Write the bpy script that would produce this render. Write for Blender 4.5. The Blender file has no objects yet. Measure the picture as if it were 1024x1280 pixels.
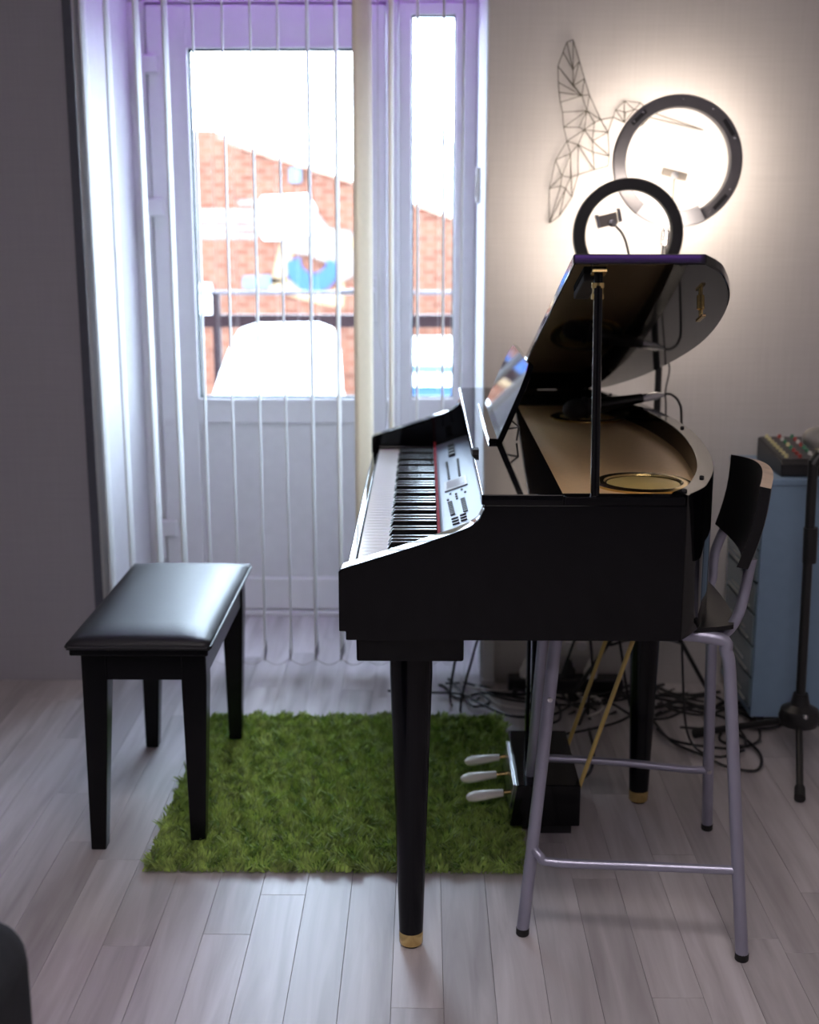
import bpy, bmesh, math, random
from mathutils import Vector, Matrix
random.seed(7)
R = math.radians
PI = math.pi
scene = bpy.context.scene
col = scene.collection

# ------------------------------------------------------------------ camera
F, H, PITCH, YAW = 1600.0, 1.28, R(12.6), R(0.65)      # focal length in pixels of a 1024x1280 frame
cd = bpy.data.cameras.new('camera')
cam = bpy.data.objects.new('camera', cd)
col.objects.link(cam)
cam.location = (0, 0, H)
cam.rotation_euler = (PI / 2 - PITCH, 0, YAW)
cd.sensor_fit = 'HORIZONTAL'
cd.sensor_width = 24.0
cd.lens = F / 1024 * 24.0
cd.clip_start = 0.05
cd.dof.use_dof = True
cd.dof.focus_distance = 2.25
cd.dof.aperture_fstop = 2.6
scene.camera = cam

# ------------------------------------------------------------------ world, lights, exposure
scene.view_settings.view_transform = 'Standard'
scene.view_settings.look = 'None'
scene.view_settings.gamma = 1
scene.view_settings.exposure = 0.32
scene.view_settings.use_curve_mapping = False
SKY = 25.0
FILL = 8.6
RING = 19.0
RING_S = 27.0
LED = 42.0
w = bpy.data.worlds.new('overcast_sky')
scene.world = w
w.use_nodes = True
bg = w.node_tree.nodes['Background']
bg.inputs['Color'].default_value = (0.66, 0.80, 1.0, 1)
bg.inputs['Strength'].default_value = SKY


def area(name, loc, rot, sx, sy, power, color, portal=False):
    l = bpy.data.lights.new(name, 'AREA')
    l.shape = 'RECTANGLE'
    l.size, l.size_y, l.energy, l.color = sx, sy, power, color
    if portal:
        l.cycles.is_portal = True
    o = bpy.data.objects.new(name, l)
    o.location, o.rotation_euler = loc, rot
    col.objects.link(o)
    return o


# guides the sampling of the sky through the two panes
area('portal_door_pane', (-0.47, 4.215, 1.27), (-PI / 2, 0, 0), 0.54, 1.12, 0, (1, 1, 1), True)
area('portal_side_pane', (0.025, 4.215, 1.32), (-PI / 2, 0, 0), 0.16, 1.2, 0, (1, 1, 1), True)


# ------------------------------------------------------------------ photo pixel -> point
def ray(px, py):
    x, y, z = (px - 512) / F, -(py - 640) / F, -1.0
    a = PI / 2 - PITCH
    Y = y * math.cos(a) - z * math.sin(a)
    Z = y * math.sin(a) + z * math.cos(a)
    c, s = math.cos(YAW), math.sin(YAW)
    return Vector((c * x - s * Y, s * x + c * Y, Z))


def at(px, py, X=None, Y=None, Z=None):
    r = ray(px, py)
    t = Y / r.y if Y is not None else ((Z - H) / r.z if Z is not None else X / r.x)
    return Vector((0, 0, H)) + r * t


def on_plane(px, py, p0, n):
    r = ray(px, py)
    c = Vector((0, 0, H))
    t = (Vector(p0) - c).dot(n) / r.dot(n)
    return c + r * t


# ------------------------------------------------------------------ materials
def mat(name, color, rough=0.5, metal=0.0, noise=0.06, nscale=30, bump=0.0, bscale=200, coat=0.0,
        emit=None, estr=0.0, spec=0.5, sheen=0.0, objrand=0.0):
    m = bpy.data.materials.new(name)
    m.use_nodes = True
    nt = m.node_tree
    b = nt.nodes['Principled BSDF']
    b.inputs['Roughness'].default_value = rough
    b.inputs['Metallic'].default_value = metal
    b.inputs['Specular IOR Level'].default_value = spec
    b.inputs['Coat Weight'].default_value = coat
    b.inputs['Coat Roughness'].default_value = 0.03
    if sheen:
        b.inputs['Sheen Weight'].default_value = sheen
    tc = nt.nodes.new('ShaderNodeTexCoord')
    n = nt.nodes.new('ShaderNodeTexNoise')
    n.inputs['Scale'].default_value = nscale
    n.inputs['Detail'].default_value = 4
    nt.links.new(tc.outputs['Object'], n.inputs['Vector'])
    cr = nt.nodes.new('ShaderNodeValToRGB')
    c = Vector(color[:3])
    lo, hi = c * (1 - noise), c * (1 + noise)
    cr.color_ramp.elements[0].position = 0.3
    cr.color_ramp.elements[1].position = 0.7
    cr.color_ramp.elements[0].color = (*lo, 1)
    cr.color_ramp.elements[1].color = (min(1, hi.x), min(1, hi.y), min(1, hi.z), 1)
    nt.links.new(n.outputs['Fac'], cr.inputs['Fac'])
    out = cr.outputs['Color']
    if objrand:
        oi = nt.nodes.new('ShaderNodeObjectInfo')
        mr = nt.nodes.new('ShaderNodeMapRange')
        mr.inputs['To Min'].default_value = 1 - objrand
        mr.inputs['To Max'].default_value = 1 + objrand
        nt.links.new(oi.outputs['Random'], mr.inputs['Value'])
        mx = nt.nodes.new('ShaderNodeVectorMath')
        mx.operation = 'SCALE'
        nt.links.new(out, mx.inputs[0])
        nt.links.new(mr.outputs[0], mx.inputs['Scale'])
        out = mx.outputs[0]
    nt.links.new(out, b.inputs['Base Color'])
    if bump:
        n2 = nt.nodes.new('ShaderNodeTexNoise')
        n2.inputs['Scale'].default_value = bscale
        n2.inputs['Detail'].default_value = 3
        nt.links.new(tc.outputs['Object'], n2.inputs['Vector'])
        bp = nt.nodes.new('ShaderNodeBump')
        bp.inputs['Strength'].default_value = bump
        bp.inputs['Distance'].default_value = 0.002
        nt.links.new(n2.outputs['Fac'], bp.inputs['Height'])
        nt.links.new(bp.outputs['Normal'], b.inputs['Normal'])
    if emit:
        b.inputs['Emission Color'].default_value = (*emit, 1)
        b.inputs['Emission Strength'].default_value = estr
    return m


def glass_mat(name, tint=(1, 1, 1), refl=0.06, rough=0.0):
    m = bpy.data.materials.new(name)
    m.use_nodes = True
    nt = m.node_tree
    nt.nodes.clear()
    o = nt.nodes.new('ShaderNodeOutputMaterial')
    t = nt.nodes.new('ShaderNodeBsdfTransparent')
    t.inputs['Color'].default_value = (*tint, 1)
    g = nt.nodes.new('ShaderNodeBsdfGlossy')
    g.inputs['Roughness'].default_value = rough
    fr = nt.nodes.new('ShaderNodeLayerWeight')
    fr.inputs['Blend'].default_value = 0.25
    mr = nt.nodes.new('ShaderNodeMapRange')
    mr.inputs['To Min'].default_value = refl * 0.6
    mr.inputs['To Max'].default_value = 0.6
    nt.links.new(fr.outputs['Fresnel'], mr.inputs['Value'])
    mx = nt.nodes.new('ShaderNodeMixShader')
    nt.links.new(mr.outputs[0], mx.inputs['Fac'])
    nt.links.new(t.outputs[0], mx.inputs[1])
    nt.links.new(g.outputs[0], mx.inputs[2])
    nt.links.new(mx.outputs[0], o.inputs['Surface'])
    return m


def translucent_mat(name, color, trans=0.35, rough=0.7):
    m = mat(name, color, rough, noise=0.03, nscale=60)
    nt = m.node_tree
    b = nt.nodes['Principled BSDF']
    o = nt.nodes['Material Output']
    t = nt.nodes.new('ShaderNodeBsdfTranslucent')
    t.inputs['Color'].default_value = (*color, 1)
    mx = nt.nodes.new('ShaderNodeMixShader')
    mx.inputs['Fac'].default_value = trans
    nt.links.new(b.outputs[0], mx.inputs[1])
    nt.links.new(t.outputs[0], mx.inputs[2])
    nt.links.new(mx.outputs[0], o.inputs['Surface'])
    return m


def plank_mat():
    m = bpy.data.materials.new('grey_oak_laminate')
    m.use_nodes = True
    nt = m.node_tree
    L = nt.links.new
    b = nt.nodes['Principled BSDF']
    b.inputs['Roughness'].default_value = 0.42
    b.inputs['Specular IOR Level'].default_value = 0.38
    tc = nt.nodes.new('ShaderNodeTexCoord')
    oi = nt.nodes.new('ShaderNodeObjectInfo')
    sc = nt.nodes.new('ShaderNodeVectorMath')
    sc.operation = 'MULTIPLY'
    sc.inputs[1].default_value = (30, 2.2, 1)
    L(tc.outputs['Object'], sc.inputs[0])
    ad = nt.nodes.new('ShaderNodeVectorMath')
    ad.operation = 'ADD'
    L(sc.outputs[0], ad.inputs[0])
    cb = nt.nodes.new('ShaderNodeCombineXYZ')
    ml = nt.nodes.new('ShaderNodeMath')
    ml.operation = 'MULTIPLY'
    ml.inputs[1].default_value = 137.0
    L(oi.outputs['Random'], ml.inputs[0])
    L(ml.outputs[0], cb.inputs['X'])
    L(ml.outputs[0], cb.inputs['Z'])
    L(cb.outputs[0], ad.inputs[1])
    n = nt.nodes.new('ShaderNodeTexNoise')
    n.inputs['Scale'].default_value = 1.0
    n.inputs['Detail'].default_value = 6
    n.inputs['Distortion'].default_value = 0.6
    L(ad.outputs[0], n.inputs['Vector'])
    cr = nt.nodes.new('ShaderNodeValToRGB')
    cr.color_ramp.elements[0].position = 0.3
    cr.color_ramp.elements[1].position = 0.68
    cr.color_ramp.elements[0].color = (0.36, 0.33, 0.335, 1)
    cr.color_ramp.elements[1].color = (0.53, 0.50, 0.51, 1)
    L(n.outputs['Fac'], cr.inputs['Fac'])
    mr = nt.nodes.new('ShaderNodeMapRange')
    mr.inputs['To Min'].default_value = 0.84
    mr.inputs['To Max'].default_value = 1.12
    L(oi.outputs['Random'], mr.inputs['Value'])
    mx = nt.nodes.new('ShaderNodeVectorMath')
    mx.operation = 'SCALE'
    L(cr.outputs[0], mx.inputs[0])
    L(mr.outputs[0], mx.inputs['Scale'])
    L(mx.outputs[0], b.inputs['Base Color'])
    bp = nt.nodes.new('ShaderNodeBump')
    bp.inputs['Strength'].default_value = 0.12
    bp.inputs['Distance'].default_value = 0.001
    L(n.outputs['Fac'], bp.inputs['Height'])
    L(bp.outputs[0], b.inputs['Normal'])
    return m


def wallpaper_mat(name, color):
    """woven vinyl wallpaper: fine horizontal and vertical threads"""
    m = bpy.data.materials.new(name)
    m.use_nodes = True
    nt = m.node_tree
    L = nt.links.new
    b = nt.nodes['Principled BSDF']
    b.inputs['Roughness'].default_value = 0.75
    tc = nt.nodes.new('ShaderNodeTexCoord')

    def threads(s):
        mp = nt.nodes.new('ShaderNodeVectorMath')
        mp.operation = 'MULTIPLY'
        mp.inputs[1].default_value = s
        L(tc.outputs['Object'], mp.inputs[0])
        n = nt.nodes.new('ShaderNodeTexNoise')
        n.inputs['Scale'].default_value = 1
        n.inputs['Detail'].default_value = 3
        L(mp.outputs[0], n.inputs['Vector'])
        return n.outputs['Fac']
    a, c = threads((150, 150, 6)), threads((6, 6, 190))
    add = nt.nodes.new('ShaderNodeMath')
    add.operation = 'ADD'
    L(a, add.inputs[0])
    L(c, add.inputs[1])
    cr = nt.nodes.new('ShaderNodeValToRGB')
    cr.color_ramp.elements[0].position = 0.35
    cr.color_ramp.elements[1].position = 0.65
    v = Vector(color)
    cr.color_ramp.elements[0].color = (*(v * 0.96), 1)
    cr.color_ramp.elements[1].color = (*(v * 1.03), 1)
    hf = nt.nodes.new('ShaderNodeMath')
    hf.operation = 'MULTIPLY'
    hf.inputs[1].default_value = 0.5
    L(add.outputs[0], hf.inputs[0])
    L(hf.outputs[0], cr.inputs['Fac'])
    L(cr.outputs[0], b.inputs['Base Color'])
    bp = nt.nodes.new('ShaderNodeBump')
    bp.inputs['Strength'].default_value = 0.15
    bp.inputs['Distance'].default_value = 0.001
    L(hf.outputs[0], bp.inputs['Height'])
    L(bp.outputs[0], b.inputs['Normal'])
    return m


def brick_mat():
    m = bpy.data.materials.new('red_brickwork')
    m.use_nodes = True
    nt = m.node_tree
    L = nt.links.new
    b = nt.nodes['Principled BSDF']
    b.inputs['Roughness'].default_value = 0.9
    b.inputs['Specular IOR Level'].default_value = 0.05
    tc = nt.nodes.new('ShaderNodeTexCoord')
    sp = nt.nodes.new('ShaderNodeSeparateXYZ')
    L(tc.outputs['Object'], sp.inputs[0])
    cb = nt.nodes.new('ShaderNodeCombineXYZ')
    L(sp.outputs['X'], cb.inputs['X'])
    L(sp.outputs['Z'], cb.inputs['Y'])
    br = nt.nodes.new('ShaderNodeTexBrick')
    br.inputs['Scale'].default_value = 1
    br.inputs['Brick Width'].default_value = 0.26
    br.inputs['Row Height'].default_value = 0.085
    br.inputs['Mortar Size'].default_value = 0.016
    br.inputs['Color1'].default_value = (0.10, 0.032, 0.018, 1)
    br.inputs['Color2'].default_value = (0.056, 0.016, 0.009, 1)
    br.inputs['Mortar'].default_value = (0.10, 0.058, 0.042, 1)
    L(cb.outputs[0], br.inputs['Vector'])
    L(br.outputs['Color'], b.inputs['Base Color'])
    bp = nt.nodes.new('ShaderNodeBump')
    bp.inputs['Distance'].default_value = 0.01
    bp.invert = True
    L(br.outputs['Fac'], bp.inputs['Height'])
    L(bp.outputs[0], b.inputs['Normal'])
    return m


M = {}
M['plank'] = plank_mat()
M['plank_gap'] = mat('dark_joint', (0.32, 0.30, 0.29), 0.8)
M['wall_right'] = wallpaper_mat('pale_grey_woven_wallpaper', (0.57, 0.545, 0.53))
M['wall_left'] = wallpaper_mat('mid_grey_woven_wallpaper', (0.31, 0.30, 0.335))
M['wall_room'] = mat('grey_paint', (0.55, 0.53, 0.52), 0.8, bump=0.1)
M['wall_dark'] = mat('dark_charcoal_paint', (0.10, 0.10, 0.11), 0.8, bump=0.1)
M['wall_white'] = mat('white_plaster', (0.64, 0.63, 0.65), 0.7, noise=0.03, bump=0.1)
M['corner_trim'] = mat('dark_grey_corner_bead', (0.07, 0.075, 0.10), 0.6)
M['ceiling'] = mat('white_ceiling_paint', (0.72, 0.71, 0.71), 0.85)
M['upvc'] = mat('white_upvc', (0.70, 0.69, 0.71), 0.35, noise=0.02)
M['upvc_panel'] = mat('white_upvc_panel', (0.66, 0.65, 0.67), 0.4, noise=0.03)
M['gasket'] = mat('black_rubber_gasket', (0.012, 0.03, 0.035), 0.6)
M['glass'] = glass_mat('window_glass', (0.97, 0.99, 0.98))
M['slat'] = translucent_mat('white_blind_fabric', (0.78, 0.77, 0.76), 0.25)
M['slat_cream'] = translucent_mat('cream_blind_fabric', (0.86, 0.80, 0.70), 0.30)
M['weight'] = mat('grey_plastic_weight', (0.22, 0.21, 0.21), 0.6)
M['chain'] = mat('clear_plastic_chain', (0.55, 0.53, 0.52), 0.4)
M['black_gloss'] = mat('black_piano_lacquer', (0.0025, 0.0025, 0.0035), 0.05, noise=0.1, spec=0.22)
M['lid_gloss'] = mat('black_lid_lacquer', (0.004, 0.004, 0.005), 0.05, noise=0.1, spec=0.7)
M['black_satin'] = mat('black_satin_paint', (0.008, 0.008, 0.010), 0.28)
M['black_leg'] = mat('black_leg_lacquer', (0.004, 0.004, 0.006), 0.15, spec=0.22)
M['gold_board'] = mat('bronze_gold_soundboard', (0.80, 0.55, 0.27), 0.36, metal=0.15, noise=0.05, nscale=90)
M['brass'] = mat('polished_brass', (0.72, 0.53, 0.22), 0.22, metal=1.0, noise=0.08)
M['brass_pale'] = mat('pale_brass_rod', (0.62, 0.46, 0.15), 0.35, metal=0.2)
M['white_key'] = mat('white_key_plastic', (0.80, 0.79, 0.77), 0.18, noise=0.02)
M['black_key'] = mat('black_key_plastic', (0.004, 0.004, 0.005), 0.2, spec=0.3)
M['felt'] = mat('red_felt', (0.36, 0.008, 0.02), 0.9, bump=0.3)
M['panel'] = mat('silver_blue_control_panel', (0.25, 0.30, 0.38), 0.38, metal=0.2, noise=0.02)  # silver grey with blue window light mixed into its colour
M['lcd'] = mat('grey_lcd', (0.52, 0.53, 0.55), 0.15)
M['lcd_frame'] = mat('silver_bezel', (0.30, 0.31, 0.34), 0.3, metal=0.3)
M['button'] = mat('black_button_plastic', (0.012, 0.012, 0.014), 0.4)
M['pedal'] = mat('ivory_pedal_plastic', (0.80, 0.77, 0.70), 0.25, noise=0.02)
M['leather'] = mat('black_leatherette', (0.010, 0.010, 0.013), 0.42, spec=0.4, bump=0.25, bscale=700, noise=0.15)
M['bench_wood'] = mat('black_bench_wood', (0.004, 0.004, 0.005), 0.25, spec=0.22)
M['stool_steel'] = mat('silver_violet_powder_coat', (0.33, 0.33, 0.42), 0.33, metal=0.55, noise=0.03)  # violet LED reflection mixed into the silver colour
M['stool_ply'] = mat('black_stained_plywood', (0.005, 0.005, 0.006), 0.38, spec=0.3)
M['ply_edge'] = mat('birch_plywood_edge', (0.52, 0.40, 0.30), 0.6, noise=0.15)
M['rubber'] = mat('black_rubber', (0.012, 0.012, 0.012), 0.7)
M['cable'] = mat('black_cable_rubber', (0.012, 0.012, 0.013), 0.5)
M['cable_white'] = mat('white_cable_pvc', (0.62, 0.60, 0.57), 0.45)
M['ring_dark'] = mat('charcoal_ring_plastic', (0.13, 0.125, 0.135), 0.42)
M['ring_black'] = mat('black_ring_plastic', (0.016, 0.016, 0.018), 0.45)
M['ring_grey'] = mat('silver_grey_plastic', (0.32, 0.32, 0.34), 0.4)
M['diffuser'] = mat('lit_ring_diffuser', (0.9, 0.88, 0.84), 0.6, emit=(1.0, 0.86, 0.73), estr=RING)
M['diffuser_small'] = mat('lit_small_ring_diffuser', (0.9, 0.88, 0.84), 0.6, emit=(1.0, 0.86, 0.73), estr=RING_S)
M['holder'] = mat('phone_holder_grey', (0.30, 0.27, 0.24), 0.4)
M['chrome'] = mat('brushed_steel', (0.62, 0.62, 0.64), 0.25, metal=1.0)
M['stand_black'] = mat('black_stand_paint', (0.010, 0.010, 0.011), 0.35)
M['wire'] = mat('dark_steel_wire', (0.075, 0.065, 0.05), 0.45, metal=0.4)
M['mic_grille'] = mat('dark_mic_grille', (0.02, 0.02, 0.022), 0.45, metal=0.5, bump=0.8, bscale=900)
M['mic_grille_silver'] = mat('silver_mic_grille', (0.40, 0.39, 0.36), 0.35, metal=0.9, bump=0.8, bscale=900)
M['mic_body'] = mat('black_mic_body', (0.012, 0.012, 0.013), 0.35)
M['blue_metal'] = mat('pale_blue_lacquer', (0.20, 0.30, 0.42), 0.45, noise=0.03)
M['drawer'] = mat('smoky_clear_plastic', (0.16, 0.22, 0.26), 0.2, noise=0.05)
M['drawer_handle'] = mat('clear_plastic_lip', (0.30, 0.33, 0.33), 0.25)
M['mixer'] = mat('dark_mixer_metal', (0.012, 0.012, 0.014), 0.4)
M['mixer_panel'] = mat('grey_mixer_face', (0.05, 0.05, 0.055), 0.4)
KN = {'cream': (0.60, 0.56, 0.30), 'red': (0.36, 0.06, 0.05), 'green': (0.05, 0.20, 0.11), 'white': (0.55, 0.54, 0.52), 'black': (0.02, 0.02, 0.02)}
for k_, c_ in KN.items():
    M['knob_' + k_] = mat('knob_plastic_' + k_, c_, 0.35)
M['grass'] = mat('green_shag_yarn', (0.29, 0.41, 0.085), 0.75, noise=0.5, nscale=45, sheen=0.2)
M['rug_base'] = mat('green_rug_backing', (0.10, 0.19, 0.025), 0.9)
M['pouf'] = mat('charcoal_upholstery', (0.016, 0.015, 0.017), 0.9, bump=0.6, bscale=600, noise=0.2, spec=0.2)
M['socket'] = mat('white_socket_plastic', (0.65, 0.63, 0.60), 0.4)
M['led'] = mat('violet_led', (0.6, 0.4, 0.9), 0.5, emit=(0.45, 0.10, 1.0), estr=LED)
M['led_room'] = mat('violet_room_led', (0.6, 0.4, 0.9), 0.5, emit=(0.42, 0.16, 1.0), estr=4.5)
M['lamp_glow'] = mat('ceiling_lamp_diffuser', (0.9, 0.9, 0.9), 0.6, emit=(1.0, 0.90, 0.90), estr=FILL)  # emitter of the added ceiling fill
M['brick'] = brick_mat()
M['coping'] = mat('brick_coping', (0.20, 0.10, 0.07), 0.8)
M['out_white'] = mat('white_outdoor_paint', (0.75, 0.75, 0.74), 0.6)
M['out_pale'] = mat('chalky_brick_paint', (0.115, 0.10, 0.09), 0.9, spec=0.05)
M['out_cream'] = mat('cream_outdoor_paint', (0.16, 0.105, 0.06), 0.7, spec=0.1)
M['out_blue'] = mat('blue_outdoor_paint', (0.016, 0.04, 0.11), 0.6, spec=0.1)
M['out_paleblue'] = mat('pale_blue_outdoor_paint', (0.06, 0.085, 0.11), 0.6, spec=0.1)
M['rail'] = mat('brown_violet_rail_paint', (0.014, 0.006, 0.007), 0.5, spec=0.1)
M['rail_thin'] = mat('grey_rail_paint', (0.05, 0.042, 0.05), 0.5)
M['plastic_white'] = mat('white_garden_plastic', (0.82, 0.82, 0.82), 0.4)
M['concrete'] = mat('balcony_concrete', (0.40, 0.39, 0.38), 0.85, bump=0.4)
M['ground'] = mat('grey_ground', (0.12, 0.115, 0.11), 0.95, nscale=1)
M['bark'] = mat('pale_frosted_bark', (0.3, 0.34, 0.4), 0.9)  # glare of the bright sky put into the bark colour


# ------------------------------------------------------------------ mesh helpers
def wloc(o):
    v = Vector((0, 0, 0))
    while o:
        v += o.location
        o = o.parent
    return v


def obj(name, bm, material, parent=None, smooth=False, bevel=0.0, seg=2):
    """link ONE mesh object; verts are given in world space, the origin goes to the base centre"""
    me = bpy.data.meshes.new(name)
    if bevel:
        bm.normal_update()
        es = [e for e in bm.edges if len(e.link_faces) == 2 and e.calc_face_angle(0) > 0.5]
        bmesh.ops.bevel(bm, geom=es, offset=bevel, segments=seg, affect='EDGES', profile=0.5)
    xs = [v.co for v in bm.verts]
    lo = Vector((min(v.x for v in xs), min(v.y for v in xs), min(v.z for v in xs)))
    hi = Vector((max(v.x for v in xs), max(v.y for v in xs), max(v.z for v in xs)))
    c = Vector(((lo.x + hi.x) / 2, (lo.y + hi.y) / 2, lo.z))
    for v in bm.verts:
        v.co -= c
    bm.normal_update()
    bm.to_mesh(me)
    bm.free()
    if smooth:
        for p in me.polygons:
            p.use_smooth = True
        if smooth != 'all':
            me.set_sharp_from_angle(angle=R(40))
    mats = material if isinstance(material, (list, tuple)) else [material]
    for k in mats:
        me.materials.append(M[k])
    o = bpy.data.objects.new(name, me)
    col.objects.link(o)
    if smooth and bevel:
        wn = o.modifiers.new('weighted_normals', 'WEIGHTED_NORMAL')
        wn.keep_sharp = True
    if parent:
        o.parent = parent
        o.location = c - wloc(parent)
    else:
        o.location = c
    return o


def share(o, pos, parent=None, rot=None):
    """a copy of o that shares its mesh, its base centre put at world pos"""
    c = o.copy()
    col.objects.link(c)
    p = parent or o.parent
    c.parent = p
    c.location = Vector(pos) - (wloc(p) if p else Vector((0, 0, 0)))
    if rot is not None:
        c.rotation_euler = rot
    return c


def tag(o, label, cat, group=None, kind=None):
    o['label'] = label
    o['category'] = cat
    if group:
        o['group'] = group
    if kind:
        o['kind'] = kind
    return o


def thing(name, loc, label, cat, group=None):
    o = bpy.data.objects.new(name, None)
    o.empty_display_size = 0.05
    col.objects.link(o)
    o.location = loc
    return tag(o, label, cat, group)


def struct(o, label, cat):
    o['kind'] = 'structure'
    o['label'] = label
    o['category'] = cat
    return o


def box(bm, x0, x1, y0, y1, z0, z1, mi=0):
    v = [bm.verts.new(p) for p in ((x0, y0, z0), (x1, y0, z0), (x1, y1, z0), (x0, y1, z0),
                                   (x0, y0, z1), (x1, y0, z1), (x1, y1, z1), (x0, y1, z1))]
    fs = [(0, 3, 2, 1), (4, 5, 6, 7), (0, 1, 5, 4), (1, 2, 6, 5), (2, 3, 7, 6), (3, 0, 4, 7)]
    for f in fs:
        bm.faces.new([v[i] for i in f]).material_index = mi
    return bm


def B(*a):
    return box(bmesh.new(), *a)


def obox(bm, c, ax, ay, az, sx, sy, sz):
    """box at centre c with its own axes"""
    c = Vector(c)
    ax, ay, az = (Vector(a).normalized() for a in (ax, ay, az))
    v = []
    for k in (-1, 1):
        for (i, j) in ((-1, -1), (1, -1), (1, 1), (-1, 1)):
            v.append(bm.verts.new(c + ax * i * sx / 2 + ay * j * sy / 2 + az * k * sz / 2))
    for f in ((0, 3, 2, 1), (4, 5, 6, 7), (0, 1, 5, 4), (1, 2, 6, 5), (2, 3, 7, 6), (3, 0, 4, 7)):
        bm.faces.new([v[i] for i in f])
    bmesh.ops.recalc_face_normals(bm, faces=bm.faces[:])
    return bm


def prism(bm, pts, axis, a, b):
    """polygon pts extruded along an axis from a to b. axis y: pts are (x,z); axis z: pts are (x,y); axis x: (y,z)"""
    def mk(p, t):
        return {'y': (p[0], t, p[1]), 'z': (p[0], p[1], t), 'x': (t, p[0], p[1])}[axis]
    A = [bm.verts.new(mk(p, a)) for p in pts]
    Bv = [bm.verts.new(mk(p, b)) for p in pts]
    n = len(pts)
    bm.faces.new(A)
    bm.faces.new(Bv[::-1])
    for i in range(n):
        bm.faces.new((A[i], Bv[i], Bv[(i + 1) % n], A[(i + 1) % n]))
    bmesh.ops.recalc_face_normals(bm, faces=bm.faces[:])
    return bm


def spline(pts, n=8):
    """Catmull-Rom through the points"""
    P = [Vector(p) for p in pts]
    out = []
    for i in range(len(P) - 1):
        p0 = P[max(i - 1, 0)]
        p1, p2 = P[i], P[i + 1]
        p3 = P[min(i + 2, len(P) - 1)]
        for k in range(n):
            t = k / n
            out.append(0.5 * ((2 * p1) + (p2 - p0) * t + (2 * p0 - 5 * p1 + 4 * p2 - p3) * t * t
                              + (3 * p1 - p0 - 3 * p2 + p3) * t ** 3))
    out.append(P[-1])
    return out


def tube(bm, pts, r, n=10, caps=True):
    P = [Vector(p) for p in pts]
    rr = r if isinstance(r, (list, tuple)) else [r] * len(P)
    up = None
    rings = []
    for i, p in enumerate(P):
        d = (P[min(i + 1, len(P) - 1)] - P[max(i - 1, 0)]).normalized()
        if up is None:
            up = Vector((0, 0, 1)) if abs(d.z) < 0.9 else Vector((1, 0, 0))
        s = d.cross(up)
        if s.length < 1e-5:
            s = d.cross(Vector((0, 1, 0.1)))
        s.normalize()
        up = s.cross(d).normalized()
        rings.append([bm.verts.new(p + (s * math.cos(2 * PI * k / n) + up * math.sin(2 * PI * k / n)) * rr[i]) for k in range(n)])
    for a, b in zip(rings, rings[1:]):
        for k in range(n):
            bm.faces.new((a[k], a[(k + 1) % n], b[(k + 1) % n], b[k]))
    if caps:
        bm.faces.new(rings[0][::-1])
        bm.faces.new(rings[-1])
    bmesh.ops.recalc_face_normals(bm, faces=bm.faces[:])
    return bm


def T(pts, r, n=10):
    return tube(bmesh.new(), pts, r, n)


def lathe(bm, prof, base, axis=(0, 0, 1), n=20):
    """profile [(radius, height)] spun about an axis through base"""
    a = Vector(axis).normalized()
    s = a.cross(Vector((0, 0, 1)) if abs(a.z) < 0.9 else Vector((1, 0, 0))).normalized()
    u = a.cross(s)
    base = Vector(base)
    rings = []
    for r, h in prof:
        rings.append([bm.verts.new(base + a * h + (s * math.cos(2 * PI * k / n) + u * math.sin(2 * PI * k / n)) * max(r, 1e-4)) for k in range(n)])
    for x, y in zip(rings, rings[1:]):
        for k in range(n):
            bm.faces.new((x[k], x[(k + 1) % n], y[(k + 1) % n], y[k]))
    bm.faces.new(rings[0][::-1])
    bm.faces.new(rings[-1])
    bmesh.ops.recalc_face_normals(bm, faces=bm.faces[:])
    return bm


def ring_mesh(bm, c, ro, ri, y0, y1, n=64, a0=0, a1=2 * PI):
    """flat annulus in the XZ plane, from depth y0 to y1, with softened back edge"""
    full = abs(a1 - a0 - 2 * PI) < 1e-6
    w_ = ro - ri
    prof = [(ri, y1), (ro, y1), (ro, y0 + 0.004), (ro - 0.1 * w_, y0), (ri + 0.1 * w_, y0), (ri, y0 + 0.004)]
    m = n if full else n + 1
    rings = []
    for k in range(m):
        t = a0 + (a1 - a0) * k / n
        rings.append([bm.verts.new((c[0] + r * math.cos(t), y, c[1] + r * math.sin(t))) for r, y in prof])
    for k in range(n):
        a, b = rings[k], rings[(k + 1) % m]
        for j in range(6):
            bm.faces.new((a[j], a[(j + 1) % 6], b[(j + 1) % 6], b[j]))
    if not full:
        bm.faces.new(rings[0])
        bm.faces.new(rings[-1][::-1])
    bmesh.ops.recalc_face_normals(bm, faces=bm.faces[:])
    return bm


# ================================================================== THE SETTING
XL, XR, YB, YF, ZC = -2.0, 2.1, -2.2, 3.48, 2.6       # room
NX0, NX1, NY = -0.912, 0.163, 4.13                     # window niche
struct(obj('wall_left', B(XL - 0.1, XL, YB, YF + 0.7, 0, ZC), 'wall_room'), 'plain grey side wall beyond the bench', 'wall')
struct(obj('wall_right', B(XR, XR + 0.1, YB, YF + 0.7, 0, ZC), 'wall_room'), 'plain grey side wall beyond the drawer tower', 'wall')
struct(obj('wall_front', B(XL - 0.1, XR + 0.1, YB - 0.1, YB, 0, ZC), 'wall_dark'), 'dark charcoal wall behind the viewer', 'wall')
o = struct(obj('wall_back', B(NX1 + 0.004, XR, YF, 4.25, 0, ZC), 'wall_right'), 'pale grey woven wallpaper wall behind the piano', 'wall')
obj('niche_reveal', B(NX1, NX1 + 0.0035, YF, 4.25, 0, ZC), 'wall_white', o)
o = struct(obj('wall_pier', B(XL, NX0 - 0.004, YF + 0.01, 4.25, 0, ZC), 'wall_left'), 'grey wallpapered pier beside the balcony door', 'wall')
obj('niche_reveal', B(NX0 - 0.0035, NX0, YF + 0.012, 4.25, 0, ZC), 'wall_white', o)
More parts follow.
